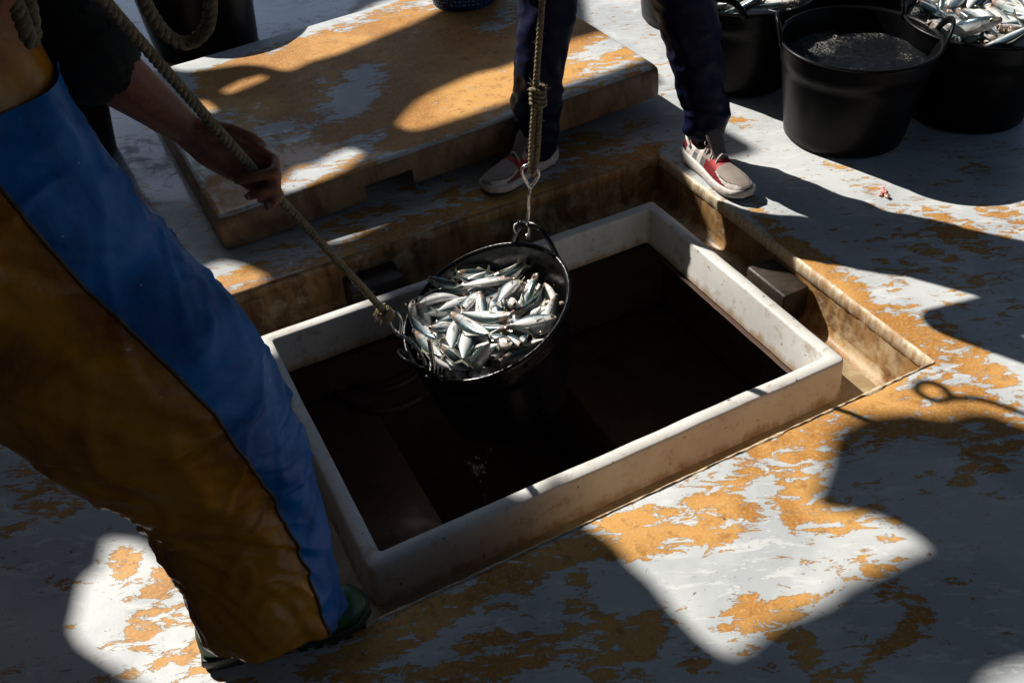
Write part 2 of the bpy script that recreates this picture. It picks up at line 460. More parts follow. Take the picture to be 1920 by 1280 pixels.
DECK_BLOBS = [(x, y, a, b, g, m) for (x, y, a, b, g, m) in [
    (700, 1215, 90, 35, -25, 1), (800, 1160, 90, 34, -25, 1), (950, 1085, 110, 36, -25, 1), (1080, 1025, 60, 30, -25, .9), (1180, 1000, 70, 42, -25, 1), (1330, 930, 70, 30, -25, 1),
    (1230, 1020, 60, 34, -20, .9), (1360, 985, 70, 34, -15, 1.0), (1310, 1010, 60, 26, 0, .9), (1480, 850, 90, 40, -25, 1.1), (1610, 790, 110, 48, -25, 1.2), (1750, 770, 110, 52, 0, 1.2), (1850, 800, 70, 45, 0, .8),
    (1860, 850, 80, 26, -30, .9), (1500, 935, 50, 48, -60, 1), (1440, 1150, 90, 24, -15, 1.1), (1490, 1200, 60, 26, 35, .9), (1395, 1125, 30, 16, 0, .9), (1560, 960, 60, 20, 30, .5),
    (1690, 1190, 60, 20, -35, .9), (1590, 1265, 70, 20, -15, 1), (1640, 1080, 60, 12, 60, .7), (1710, 1130, 70, 20, 50, .7), (900, 1195, 45, 18, -20, .8), (880, 1262, 80, 22, -10, 1), (1000, 1215, 44, 26, 0, .8),
    (1190, 1200, 60, 40, -50, .9), (1160, 1250, 60, 40, 0, .8), (1080, 1090, 26, 16, 0, .8), (680, 1262, 100, 24, 0, .9), (1230, 1185, 40, 14, -20, .8), (1300, 1240, 40, 18, 0, .7), (1340, 930, 40, 10, -10, .5),
    (1640, 600, 60, 22, 38, 1), (1700, 640, 60, 30, 36, .9), (1790, 640, 60, 26, 36, 1), (1845, 690, 70, 22, 30, 1), (1560, 520, 80, 30, 38, .9), (1500, 470, 70, 20, 36, 1), (1440, 415, 40, 14, 38, 1), (1820, 590, 60, 10, 25, .5), (1890, 600, 20, 14, 20, .6),
    (1740, 470, 60, 12, 30, .45), (1820, 450, 70, 18, 20, .8), (1780, 410, 50, 10, 20, .8), (1870, 400, 60, 14, 20, .5), (1570, 310, 40, 8, 10, .5), (1610, 345, 40, 8, 20, .5), (1800, 300, 60, 10, 20, .5), (1840, 320, 40, 10, 10, .4), (1870, 270, 40, 14, 0, .4), (1390, 232, 40, 8, 20, .8), (1660, 500, 50, 16, 50, .4), (1860, 545, 60, 16, 30, .5),
    (420, 545, 60, 22, -20, 1.1), (470, 515, 50, 18, -20, 1), (590, 490, 90, 16, -20, .9), (720, 440, 90, 16, -18, 1), (850, 400, 90, 14, -18, .9), (980, 370, 90, 14, -18, 1), (1130, 310, 110, 18, -18, 1), (700, 395, 50, 10, -10, .7), (640, 425, 40, 12, 0, .5), (870, 365, 50, 10, -8, .9), (1090, 275, 80, 22, -15, .9), (1195, 232, 26, 10, 0, .9), (1190, 290, 50, 12, -15, .7),
    (110, 900, 80, 10, -28, .8), (190, 865, 60, 8, -25, .8), (60, 965, 60, 12, -30, .8), (150, 940, 60, 8, -40, .7), (235, 1050, 26, 30, 0, 1.1), (300, 1090, 40, 24, -40, 1), (290, 1150, 50, 16, -20, .9), (330, 1230, 40, 12, -15, 1), (235, 1125, 14, 26, 20, .7), (265, 1185, 24, 12, -20, .9), (355, 1265, 60, 10, -20, .9), (410, 1200, 40, 20, 0, .7), (215, 1275, 40, 14, 0, .8), (450, 1275, 40, 10, 0, .9),
    (120, 900, 150, 60, -25, .42), (330, 1190, 110, 70, -20, .35), (60, 800, 100, 40, 0, .3), (1000, 1200, 260, 60, -20, .28), (1800, 460, 170, 90, 25, .3), (1720, 640, 140, 60, 35, .3), (1330, 1060, 150, 60, -20, -.5), (1230, 1090, 90, 40, -20, -.4), (1560, 1000, 120, 90, 0, .3), (800, 370, 250, 40, -18, .3), (1200, 1130, 150, 60, -20, .2),
    (260, 350, 40, 20, 50, .5), (270, 400, 40, 20, 60, .6), (520, 5, 30, 8, 0, .6), (100, 790, 40, 10, -20, .4),
]]
SLAB_BLOBS = [
    (620, 215, 200, 70, -22, .9), (820, 130, 90, 70, -20, 1.4), (900, 195, 130, 32, -22, 1.3), (800, 240, 80, 22, -24, 1.0), (1110, 130, 80, 24, -24, 1.0), (700, 75, 110, 28, -20, 1.2), (490, 150, 80, 40, -10, 1.3), (570, 95, 60, 20, -20, 1.2),
    (1000, 90, 120, 40, -20, 1.0), (620, 330, 70, 12, -22, 1.0), (420, 330, 50, 30, -60, .7), (470, 345, 60, 16, -25, .7), (560, 280, 70, 16, -20, .5), (380, 170, 40, 20, 0, .7), (430, 120, 60, 14, -20, .9), (860, 40, 90, 20, -20, 1.0), (720, 200, 60, 22, -20, .8),
    (690, 160, 55, 40, -20, -1.5), (640, 190, 50, 30, 0, -1.1), (530, 240, 60, 30, 0, -1.1), (620, 285, 90, 18, -22, -1.0), (450, 80, 150, 14, -18, -1.2), (640, 25, 120, 14, -18, -1.2), (1110, 150, 60, 14, -20, -.9), (1130, 105, 50, 14, -20, -1.3),
    (760, 285, 90, 14, -22, -1.0), (960, 215, 90, 10, -22, -.9), (330, 150, 40, 30, 60, -1.2), (380, 280, 40, 40, 60, -.8), (440, 395, 80, 14, -22, -.7), (560, 330, 50, 12, -22, -.5),
]
deck_b = blob_set(DECK_BLOBS, 0.0)

def lines(lo, hi, step, olo, ohi, extra):
    L = []
    x = lo
    while x < hi: L.append(x); x += step
    L.append(hi)
    g = step * 2; x = lo
    while x > olo: x -= g; g *= 1.5; L.append(max(x, olo))
    g = step * 2; x = hi
    while x < ohi: x += g; g *= 1.5; L.append(min(x, ohi))
    L = [q for q in L if all(abs(q - e) > step * 0.45 for e in extra)] + list(extra)
    return sorted(set(L))
us = lines(-1.75, 1.75, 0.019, -5, 4.4, (RU0, RU1))
vs_ = lines(-1.35, 2.3, 0.019, -4.5, 6.5, (RV0, RV1))
dv, wear, wet = [], [], []
for v_ in vs_:
    for u_ in us:
        z = 0.0
        eu = max(RU0 - u_, u_ - RU1, RV0 - v_, v_ - RV1)
        p = hp(u_, v_)
        if 0 <= eu < 0.09:
            p.z += -0.002 * (1 - ss(0, .02, eu)) + 0.0018 * noise.noise(p * 22)
        else: p.z += 0.0016 * noise.noise(p * 6)
        dv.append(p)
        edge_w = 0.55 * (1 - ss(0.0, 0.10, eu)) if eu >= 0 else 0
        wear.append(-0.60 + 0.84 * min(1.05, blob_val(deck_b, p.x, p.y)) + edge_w * 0.35 + (0.1 + 0.35 * ss(1.5, 2.2, abs(p.x) + max(0, 0.9 - p.y))) * noise.noise(p * 1.3) + 0.18 * ss(1.5, 2.2, abs(p.x) + max(0, 0.9 - p.y)))
        wet.append(ss(-0.2, -1.0, p.x) * ss(1.6, 2.4, p.y) - 0.35 * ss(1.7, 1.2, p.y))
nu = len(us); df = []
for j in range(len(vs_) - 1):
    for i in range(nu - 1):
        uc, vc = (us[i] + us[i + 1]) / 2, (vs_[j] + vs_[j + 1]) / 2
        if RU0 < uc < RU1 and RV0 < vc < RV1: continue
        df.append((j * nu + i, j * nu + i + 1, (j + 1) * nu + i + 1, (j + 1) * nu + i))
deck = mesh('deck', dv, df, M['deck'], attrs={'wear': wear, 'wet': wet})
tag(deck, 'worn grey boat deck with paint flaked to ochre', kind='structure')

# ---- recess round the hatch: walls, floor, splintered lip
recess = tag(empty('hatch_recess', hp(0, 0, 0)), 'stained sunken recess in the deck around the hatch', kind='structure')
def wall_strip(a, b, z0, z1, nu_=60, nv=10, jit=0.002, off=V((0, 0, 0))):
    vv, ff = [], []
    for j in range(nv + 1):
        for i in range(nu_ + 1):
            p = a.lerp(b, i / nu_); p = V((p.x, p.y, z0 + (z1 - z0) * j / nv)) + off
            vv.append(p + off.normalized() * 0 + V((noise.noise(p * 14), noise.noise(p * 14 + V((5, 0, 0))), 0)) * jit)
    for j in range(nv):
        for i in range(nu_):
            k = j * (nu_ + 1) + i
            ff.append((k, k + 1, k + nu_ + 2, k + nu_ + 1))
    return vv, ff
crn = [hp(RU0, RV0), hp(RU1, RV0), hp(RU1, RV1), hp(RU0, RV1)]
for i in range(4):
    vv, ff = wall_strip(crn[i], crn[(i + 1) % 4], H_FLOOR - 0.01, -0.001)
    mesh('recess_wall', vv, ff, M['recess'], recess)
# upper edge band, a little proud of each wall
for i, nrm in ((1, -HX), (2, -HY), (3, HX)):
    a, b = crn[i], crn[(i + 1) % 4]; e = (b - a).normalized()
    path = [a.lerp(b, k / 150) for k in range(151)]
    rings = []
    for k, p in enumerate(path):
        j1 = 0.004 * noise.noise(p * 25) + 0.002 * noise.noise(p * 130)
        j2 = 0.004 * noise.noise(p * 55 + V((3, 1, 0)))
        d = 0.006 + j1
        rings.append([p + V((0, 0, 0.0015)) - nrm * 0.004, p + nrm * max(0.001, d * 0.6) + V((0, 0, -0.001 + j2 * 0.4)), p + nrm * max(0.002, d) + V((0, 0, -0.010 + j2)), p + nrm * max(0.002, d * 0.8) + V((0, 0, -0.036 + j2)), p + nrm * 0.0 + V((0, 0, -0.042))])
    vv, ff = loft(rings, closed=False)
    mesh('edge_band', vv, ff, M['lip' if i == 1 else 'recess'], recess)
# chipped pale edge along the near side
rings = []
for k in range(241):
    p = crn[0].lerp(crn[1], k / 240)
    w_ = 0.0015 + 0.010 * max(0, noise.noise(p * 5)) + 0.004 * noise.noise(p * 45) + 0.002 * noise.noise(p * 160)
    zt = 0.002 + 0.002 * noise.noise(p * 33)
    rings.append([p - HY * (0.001 + max(0, w_)) + V((0, 0, -0.001)), p - HY * (w_ * 0.5) + V((0, 0, zt)), p + HY * (0.002 + w_ * 0.3) + V((0, 0, zt - 0.002)), p + HY * (0.003 + w_ * 0.25) + V((0, 0, -0.012))])
vv, ff = loft(rings, closed=False)
mesh('chipped_edge', vv, ff, M['lip'], recess)
# floor of the recess: a ring of four strips, with rounded fillet at the walls
gv, gf = [], []
for (u0, u1, v0, v1) in ((RU0, RU1, RV0, -HD + .02), (RU0, RU1, HD - .02, RV1), (RU0, -HW + .02, -HD + .02, HD - .02), (HW - .02, RU1, -HD + .02, HD - .02)):
    n = len(gv); na, nb_ = 30, 8
    for j in range(nb_ + 1):
        for i in range(na + 1):
            p = hp(u0 + (u1 - u0) * i / na, v0 + (v1 - v0) * j / nb_, H_FLOOR)
            p.z += 0.002 * noise.noise(p * 9)
            gv.append(p)
    for j in range(nb_):
        for i in range(na):
            k = n + j * (na + 1) + i
            gf.append((k, k + 1, k + na + 2, k + na + 1))
mesh('recess_floor', gv, gf, M['gutter'], recess)
for i, nrm in ((0, HY), (1, -HX), (2, -HY), (3, HX)):
    a, b = crn[i], crn[(i + 1) % 4]; rings = []
    for k in range(41):
        p = a.lerp(b, k / 40); p = V((p.x, p.y, H_FLOOR))
        rings.append([p + nrm * (0.0015 + 0.03 * (1 - math.cos(t))) + V((0, 0, 0.001 + 0.03 * (1 - math.sin(t)))) for t in (0, .4, .8, 1.2, math.pi / 2)])
    vv, ff = loft(rings, closed=False)
    mesh('fillet', vv, ff, M['recess'], recess)

# ---- blocks bolted into the recess
def rblock(name, u, v, su, sv, z0, z1, mat, label):
    c = hp(u, v)
    vv, ff = box(c.x, c.y, (z0 + z1) / 2, su, sv, z1 - z0, HA)
    o = bevel(mesh(name, vv, ff, mat), 0.008, 2)
    for w_ in o.data.vertices: w_.co += V((noise.noise(w_.co * 30), noise.noise(w_.co * 30 + V((4, 0, 0))), noise.noise(w_.co * 30 + V((0, 7, 0))))) * 0.0015
    return tag(o, label, 'wooden block')
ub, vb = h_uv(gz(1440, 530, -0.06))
rblock('stop_block', RU1 - 0.05, vb, 0.092, 0.17, H_FLOOR - .002, -0.052, M['block'], 'timber stop block, coloured dark for leg shadow, in the right side of the hatch recess')
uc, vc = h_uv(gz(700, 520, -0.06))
rblock('stop_block', uc, RV1 - 0.055, 0.17, 0.10, H_FLOOR - .002, -0.06, M['block'], 'shade-darkened timber stop block in the far side of the hatch recess behind the rope')

# ---- white coaming
def rrect(off, z, rc=0.016, n=7, ns=40):
    w, d = HW + off, HD + off; r_ = max(0.010, rc + off); P = []
    cs = [(w - r_, -d + r_, -90), (w - r_, d - r_, 0), (-w + r_, d - r_, 90), (-w + r_, -d + r_, 180)]
    for i, (x, y, a0) in enumerate(cs):
        arc = [(x + r_ * math.cos(R(a0 + 90 * k / n)), y + r_ * math.sin(R(a0 + 90 * k / n))) for k in range(n + 1)]
        P += arc
        nx, ny, na = cs[(i + 1) % 4]
        e = (nx + r_ * math.cos(R(na)), ny + r_ * math.sin(R(na))); s = arc[-1]
        P += [(s[0] + (e[0] - s[0]) * k / ns, s[1] + (e[1] - s[1]) * k / ns) for k in range(1, ns)]
    out = []
    for (x, y) in P:
        p = hp(x, y, z)
        out.append(p + V((noise.noise(p * 9), noise.noise(p * 9 + V((3, 0, 0))), noise.noise(p * 9 + V((0, 5, 0))))) * 0.0016 + V((0, 0, noise.noise(p * 70))) * 0.0006)
    return out
prof = [(-0.046, -0.168), (-0.042, -0.12), (-0.0385, -0.053), (-0.037, -0.047), (-0.034, H_TOP), (-0.020, H_TOP + .001), (-0.006, H_TOP), (-0.002, -0.0475), (0.000, -0.054), (0.004, -0.10), (0.007, -0.142), (0.010, -0.158), (0.016, -0.1655)]
vv, ff = loft([rrect(o_, z_) for o_, z_ in prof])
coam = mesh('hatch_coaming', vv, [tuple(reversed(f)) for f in ff], M['coaming'])
tag(coam, 'raised off-white hatch coaming framing the open fish hold', 'hatch coaming')

# ---- the dark hold below
hold = tag(empty('fish_hold', hp(0, 0, -1.15)), 'dark open fish hold below the white hatch frame', kind='structure')
E_ = 0.22
hc = [(-HW - E_, -HD - E_), (HW + E_, -HD - E_), (HW + E_, HD + E_), (-HW - E_, HD + E_)]
ZB = -1.15
mesh('hold_floor', [hp(u, v, ZB) for u, v in hc], [(0, 1, 2, 3)], M['hold'], hold)
for i in range(4):
    a, b = hc[i], hc[(i + 1) % 4]
    mesh('hold_wall', [hp(*a, ZB), hp(*b, ZB), hp(*b, -0.178), hp(*a, -0.178)], [(0, 3, 2, 1)], M['hold'], hold)
cl, cf = loft([rrect(-0.056, -0.178), [hp(*( (RU1 + 0.3) * (1 if (h_uv(p)[0] > 0) else -1) if abs(h_uv(p)[0]) / HW > abs(h_uv(p)[1]) / HD else h_uv(p)[0] * 1.6, (RV1 + .3) * (1 if h_uv(p)[1] > 0 else -1) if abs(h_uv(p)[0]) / HW <= abs(h_uv(p)[1]) / HD else h_uv(p)[1] * 1.6), -0.178) for p in rrect(-0.056, -0.178)]])
mesh('hold_ceiling', cl, cf, M['hold'], hold, smooth=False)
M['bin'] = stained('hold_bin_board', (0.125, 0.072, 0.054), (0.155, 0.09, 0.068), (0.09, 0.055, 0.045), (2, 2, 3), 0.5)
def hbox(u0, u1, v0, v1, z0, z1):
    c = hp((u0 + u1) / 2, (v0 + v1) / 2)
    return box(c.x, c.y, (z0 + z1) / 2, u1 - u0, v1 - v0, z1 - z0, HA)
vv, ff = hbox(0.32, HW + E_ - .01, -HD - E_ + .01, HD + E_ - .01, ZB + .002, -0.70)
tag(bevel(mesh('fish_bin', vv, ff, M['bin']), 0.012), 'brown boarded bin on the right side inside the dark hold', 'fish bin')
vv, ff = hbox(-HW - E_ + .01, -0.35, -0.05, HD + E_ - .01, ZB + .002, -0.55)
locker = tag(empty('locker', hp(-0.6, 0.3, ZB)), 'brown locker with rounded hatch outline in the left of the dark hold', 'locker')
bevel(mesh('locker_box', vv, ff, M['bin'], locker), 0.012)
def onh(x, y, z): return gz(x, y, z)
vv, ff = tube(catmull([onh(612, 650, -.545), onh(618, 700, -.545), onh(640, 742, -.545), onh(690, 768, -.545), onh(745, 765, -.545), onh(790, 745, -.545)], 8), 0.012, 8)
mesh('hatch_trim', vv, ff, M['hold'], locker)
vv, ff = tube(catmull([onh(640, 650, -.545), onh(646, 690, -.545), onh(672, 722, -.545), onh(720, 730, -.545), onh(768, 712, -.545), onh(790, 690, -.545)], 8), 0.010, 8)
mesh('hatch_trim', vv, ff, M['hold'], locker)

# ---- hatch cover lying on the deck
SA = R(26.0); SO = V((-0.853, 2.412, 0)); SL, SD, SH, SRISE = 1.60, 1.17, 0.115, 0.06
SX, SY = V((math.cos(SA), math.sin(SA), SRISE / SL)), V((-math.sin(SA), math.cos(SA), 0))
def sp(s, t, z): return SO + SX * s + SY * t + V((0, 0, z + 0.002))
slab_b = blob_set(SLAB_BLOBS, 0.15)
INS = 0.022
ns_, nt_ = 84, 62
sv, sw, swt, sf, smi = [], [], [], [], []
def slab_wear(p):
    return 0.0 + max(-1.3, min(1.1, blob_val(slab_b, p.x, p.y))) * 0.75 + 0.1 * noise.noise(p * 2.0)
for j in range(nt_ + 1):
    for i in range(ns_ + 1):
        s_, t_ = INS + (SL - 2 * INS) * i / ns_, INS + (SD - 2 * INS) * j / nt_
        p = sp(s_, t_, SH)
        p.z += 0.002 * noise.noise(p * 4) + 0.0012 * noise.noise(p * 17)
        sv.append(p); sw.append(slab_wear(p)); swt.append(0.75 * ss(0.95, 0.1, s_) * ss(0.75, 0.15, t_))
for j in range(nt_):
    for i in range(ns_):
        k = j * (ns_ + 1) + i
        sf.append((k, k + 1, k + ns_ + 2, k + ns_ + 1)); smi.append(0)
per = [(i, 0) for i in range(ns_)] + [(ns_, j) for j in range(nt_)] + [(i, nt_) for i in range(ns_, 0, -1)] + [(0, j) for j in range(nt_, 0, -1)]
base_idx = [j * (ns_ + 1) + i for i, j in per]
prev = base_idx
n1_ = (gz(683, 378) - SO).dot(SX); n2_ = (gz(776, 352) - SO).dot(SX)
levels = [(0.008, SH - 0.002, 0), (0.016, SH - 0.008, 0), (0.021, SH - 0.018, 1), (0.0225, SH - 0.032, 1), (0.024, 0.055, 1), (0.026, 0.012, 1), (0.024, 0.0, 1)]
for li, (off, z_, mi) in enumerate(levels):
    cur = []
    for (i, j) in per:
        dx = -1 if i == 0 else (1 if i == ns_ else 0); dy = -1 if j == 0 else (1 if j == nt_ else 0)
        k = 0.72 if dx and dy else 1.0
        p = sp(INS + (SL - 2 * INS) * i / ns_ + dx * off * k, INS + (SD - 2 * INS) * j / nt_ + dy * off * k, z_)
        p += V((noise.noise(p * 16), noise.noise(p * 16 + V((2, 0, 0))), 0)) * 0.0018
        cur.append(len(sv)); sv.append(p); sw.append(slab_wear(p) - 0.2); swt.append(0.3)
    for q in range(len(per)):
        r_ = (q + 1) % len(per)
        sm = INS + (SL - 2 * INS) * (per[q][0] + 0.5) / ns_
        if li >= 5 and per[q][1] == 0 and per[r_][1] == 0 and n1_ < sm < n2_: continue
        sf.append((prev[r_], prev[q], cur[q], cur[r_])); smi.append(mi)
    prev = cur
cover = tag(empty('hatch_cover', SO), 'large worn ochre hatch cover slab lying on the deck behind the hatch', 'hatch cover')
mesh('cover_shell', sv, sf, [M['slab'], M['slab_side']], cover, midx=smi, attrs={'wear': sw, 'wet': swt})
# underside and the set-back face in the hand notch
mesh('cover_underside', [sp(.03, .03, .05), sp(SL - .03, .03, .05), sp(SL - .03, SD - .03, .05), sp(.03, SD - .03, .05)], [(0, 3, 2, 1)], M['slab_side'], cover)
vv, ff = wall_strip(sp(n1_ - .05, .11, 0), sp(n2_ + .05, .11, 0), 0.002, 0.06, 20, 4)
mesh('notch_face', vv, ff, M['slab_side'], cover)
for s_ in (n1_, n2_):
    mesh('notch_cheek', [sp(s_, -.001, 0), sp(s_, .11, 0), sp(s_, .11, .055), sp(s_, -.001, .055)], [(0, 1, 2, 3)], M['slab_side'], cover)
bk = sp(SL - 0.25, 0.45, 0)
vv, ff = box(bk.x, bk.y, 0.026, 0.12, 0.6, 0.05, SA)
tag(bevel(mesh('timber_batten', vv, ff, M['block']), 0.004), 'timber batten propping up the far end of the hatch cover', 'batten')

# ---- bulwark and sea close off the boat; unseen walls added to block skylight
for nm, (x0, y0, x1, y1) in {'bulwark': (-4.3, 8.2, 4.6, 8.2), 'bulwark_': (4.4, -4.0, 4.4, 8.1)}.items():
    vv, ff = box((x0 + x1) / 2, (y0 + y1) / 2, 0.25, max(0.08, x1 - x0), max(0.08, y1 - y0), 0.62)
    tag(mesh('bulwark', vv, ff, M['bulwark'], smooth=False), 'low painted bulwark along the boat edge', kind='structure')
vv, ff = box(-3.4, 0.6, 1.2, 0.1, 7.5, 2.5)
tag(mesh('sky_block_wall', vv, ff, M['bulwark'], smooth=False), 'unseen wall added on the port side to darken the shade', kind='structure')
vv, ff = box(0.3, -1.3, 1.3, 7.4, 0.1, 2.7)
tag(mesh('sky_block_wall', vv, ff, M['bulwark'], smooth=False), 'unseen wall added behind the camera to block the front sky', kind='structure')
sea_v = [(-1500, -1500, -1.6), (1500, -1500, -1.6), (1500, 1500, -1.6), (-1500, 1500, -1.6)]
tag(mesh('sea', sea_v, [(0, 1, 2, 3)], M['sea'], smooth=False), 'sea around the boat', kind='structure')

# ---- unseen sheet added overhead, gaps cut to shape the sun patches
MASK_Z = 3.0
def shade_uv(x, y, z):
    p = gz(x, y, z)
    return p + SUN_D * (p.z / -SUN_D.z)
def to_mask(p): return (p.x - SUN_D.x * MASK_Z / -SUN_D.z, p.y - SUN_D.y * MASK_Z / -SUN_D.z)
LIT = []
LIT.append([(1100, 985, 0), (1135, 1003, 0), (1168, 1030, 0), (1184, 1058, 0), (1225, 1092, 0), (1277, 1156, 0), (1325, 1205, 0), (1360, 1228, 0), (1395, 1212, 0), (1450, 1165, 0), (1550, 1126, 0), (1575, 1100, 0), (1655, 1062, 0), (1737, 1025, 0), (1700, 995, 0), (1640, 968, 0), (1554, 955, 0), (1520, 938, 0), (1548, 870, 0), (1560, 810, 0), (1610, 780, 0), (1690, 772, 0), (1760, 782, 0), (1805, 770, 0), (1850, 770, 0), (1925, 800, 0), (2300, 900, 0), (2900, 500, 0), (2600, -200, 0), (1600, -330, 0), (1150, -180, 0),
            (1085, 30, 0), (1172, 58, .16), (1135, 71, .16), (1060, 94, .15), (962, 139, .14), (902, 157, .13), (801, 205, .12), (756, 250, .12), (790, 262, .12), (962, 200, .14), (1130, 145, .16), (1236, 106, .17), (1300, 200, 0), (1340, 232, 0), (1428, 283, 0), (1330, 310, 0), (1290, 330, 0), (1215, 402, -.05), (1060, 455, .1), (940, 468, .09), (850, 500, .06), (845, 560, .05), (800, 620, .04), (780, 680, .02), (850, 780, 0), (930, 880, -.045), (965, 932, -.045), (1015, 925, -.045), (1035, 890, -.045), (1065, 890, -.045), (1060, 912, -.045)])
LIT.append([(300, 122, .12), (350, 137, .12), (460, 127, .12), (500, 130, .12), (545, 143, .12), (590, 126, .12), (640, 116, .12), (790, 49, .14), (860, 20, .14), (1000, -60, .15), (900, -90, .1), (700, -60, .1), (420, 60, .12), (290, 100, .12)])
LIT.append([(640, 566, -.045), (470, 628, -.045), (472, 672, -.045), (500, 668, -.045), (560, 640, -.045), (690, 575, -.045), (735, 556, -.045)])
LIT.append([(600, 590, 0), (690, 545, 0), (760, 560, 0), (775, 650, 0), (780, 720, 0), (700, 760, 0), (610, 700, 0)])
LIT.append([(420, 174, .12), (430, 180, .12), (505, 155, .12), (500, 148, .12), (455, 158, .12)])
LIT.append([(362, 192, .12), (385, 190, .12), (408, 210, .12), (380, 214, .12)])
LIT.append([(521, 352, .12), (524, 366, .12), (565, 362, .12), (640, 332, .12), (690, 300, .12), (670, 288, .12), (640, 294, .12), (600, 315, .12), (562, 318, .12)])
LIT.append([(372, 530, 0), (385, 502, 0), (420, 490, 0), (452, 497, 0), (504, 520, 0), (470, 545, 0), (400, 568, 0), (360, 575, 0)])
LIT.append([(200, 1012, 0), (262, 1018, 0), (345, 1082, 0), (420, 1130, 0), (480, 1225, 0), (508, 1256, 0), (470, 1340, 0), (330, 1330, 0), (262, 1278, 0), (135, 1195, 0), (158, 1088, 0), (190, 1066, 0)])
LIT.append([(1935, 1240, 0), (1870, 1262, 0), (1840, 1300, 0), (2000, 1400, 0), (2100, 1240, 0)])
def chaikin(P):
    out = []
    for a, b in zip(P, P[1:] + P[:1]):
        out += [(a[0] * .86 + b[0] * .14, a[1] * .86 + b[1] * .14), (a[0] * .14 + b[0] * .86, a[1] * .14 + b[1] * .86)]
    return out
polys = [[to_mask(shade_uv(*q)) for q in P] for P in LIT]
polys = [chaikin(P) for P in polys]
outer = [(-7.4, -4.5), (3.2, -4.5), (3.2, 7.6), (-7.4, 7.6)]
def inside(poly, x, y):
    c = False; n = len(poly)
    for i in range(n):
        x1, y1 = poly[i]; x2, y2 = poly[(i + 1) % n]
        if (y1 > y) != (y2 > y) and x < (x2 - x1) * (y - y1) / (y2 - y1) + x1: c = not c
    return c
cv, ce = [], []
for P in [outer] + polys:
    n = len(cv); cv += [V(p) for p in P]
    ce += [(n + i, n + (i + 1) % len(P)) for i in range(len(P))]
r2 = delaunay_2d_cdt(cv, ce, [], 0, 1e-5)
av = [(p.x, p.y, MASK_Z) for p in r2[0]]; af = []
for f in r2[2]:
    cx = sum(r2[0][i].x for i in f) / len(f); cy = sum(r2[0][i].y for i in f) / len(f)
    if inside(outer, cx, cy) and not any(inside(P, cx, cy) for P in polys): af.append(tuple(f))
mask_root = tag(empty('light_mask', (-3, 3, 0)), 'unseen sheet added overhead with gaps cut to shape the sun patches', 'light_mask')
sheet = mesh('mask_sheet', av, af, M['sun_mask'], mask_root, smooth=False)
for (x, y) in ((-7.2, -0.4), (1.5, 7.4), (-7.2, 7.4)):
    vv, ff = tube([(x, y, -0.05), (x, y, MASK_Z + 0.05)], 0.04, 12)
    mesh('mask_post', vv, ff, M['post'], mask_root)

# ================================================================== TUBS
def circ_pts(c, n, r, N=64, a0=0.0):
    n = V(n).normalized(); a = (V((1, 0, 0)) - n * n.x).normalized(); b = n.cross(a)
    return [V(c) + a * (r * math.cos(a0 + 2 * math.pi * i / N)) + b * (r * math.sin(a0 + 2 * math.pi * i / N)) for i in range(N)]
def make_tub(name, top, ntop, rt, bot, nbot, rb, handles, mat, label, cat='tub', group=None, hh=0.055, dz=0.30, bulge=0.0, floor_t=0.96):
    top, bot, ntop, nbot = V(top), V(bot), V(ntop).normalized(), V(nbot).normalized()
    root = tag(empty(name, bot), label, cat, group)
    def ring(t, dr, lift=0.0):
        c = top.lerp(bot, t); n = ntop.lerp(nbot, ss(0, 1, t)).normalized()
        r_ = rt * (1 - t) + rb * t + bulge * math.sin(math.pi * t)
        P = circ_pts(c + n * lift, n, r_ + dr)
        return [p + (p - c).normalized() * 0.0018 * noise.noise(p * 9) for p in P]
    outer_ = [ring(1, -0.02, -0.0), ring(1, -0.006, 0.002), ring(0.985, 0.0, 0.0), ring(0.9, 0), ring(0.7, 0), ring(0.5, 0), ring(0.32, 0), ring(0.24, 0), ring(0.225, 0.0035), ring(0.15, 0.0035), ring(0.05, 0.003), ring(0.02, 0.004)]
    inner_ = [ring(0.0, 0.002, 0.001), ring(0.0, -0.003, 0.001), ring(0.02, -0.006), ring(0.2, -0.0065), ring(0.5, -0.007), ring(0.8, -0.007), ring(floor_t, -0.01), ring(floor_t, -0.09)]
    vv, ff = loft(outer_ + inner_, True, True)
    mesh('tub_wall', vv, [tuple(reversed(f)) for f in ff], mat, root)
    # rolled rim
    rp = ring(0.006, 0.002)
    vv, ff = loft([[p + (p - top).normalized() * (0.0055 * math.cos(a)) + ntop * (0.0045 * math.sin(a)) for p in rp] for a in [2 * math.pi * k / 8 for k in range(9)]])
    mesh('rim', vv, ff, mat, root)
    a = (V((1, 0, 0)) - ntop * ntop.x).normalized(); b = ntop.cross(a)
    for az in handles:
        path = []
        for k in range(25):
            s = -1 + 2 * k / 24
            an = az + s * dz * (1 - 0.18 * (1 - abs(s)))
            e = a * math.cos(an) + b * math.sin(an)
            up = hh * (1 - abs(s) ** 2.6)
            path.append(top + e * (rt + 0.004 + 0.016 * (1 - s * s)) + ntop * (up - 0.012 * abs(s) ** 6))
        fr = frames(path); rings = []
        for p, (t_, n_, b_) in zip(path, fr):
            outd = (p - top); outd = (outd - ntop * outd.dot(ntop)); outd = (outd - t_ * outd.dot(t_)).normalized(); up_ = t_.cross(outd)
            rings.append([p + outd * (0.0065 * math.cos(q)) + up_ * (0.0115 * math.sin(q)) for q in [2 * math.pi * i / 12 for i in range(12)]])
        vv, ff = loft(rings, True, True)
        mesh('handle', vv, ff, mat, root)
    return root
UP = (0, 0, 1)
G_T = 'black rubber tubs standing on the deck'
T1 = (1.18, 2.885)
make_tub('tub', (*T1, 0.335), UP, 0.248, (*T1, 0.003), UP, 0.197, (R(163), R(-12)), M['rubber'], 'black rubber tub half full of dark foamy water in front of the fish tubs', group=G_T)
T2 = (1.635, 2.985)
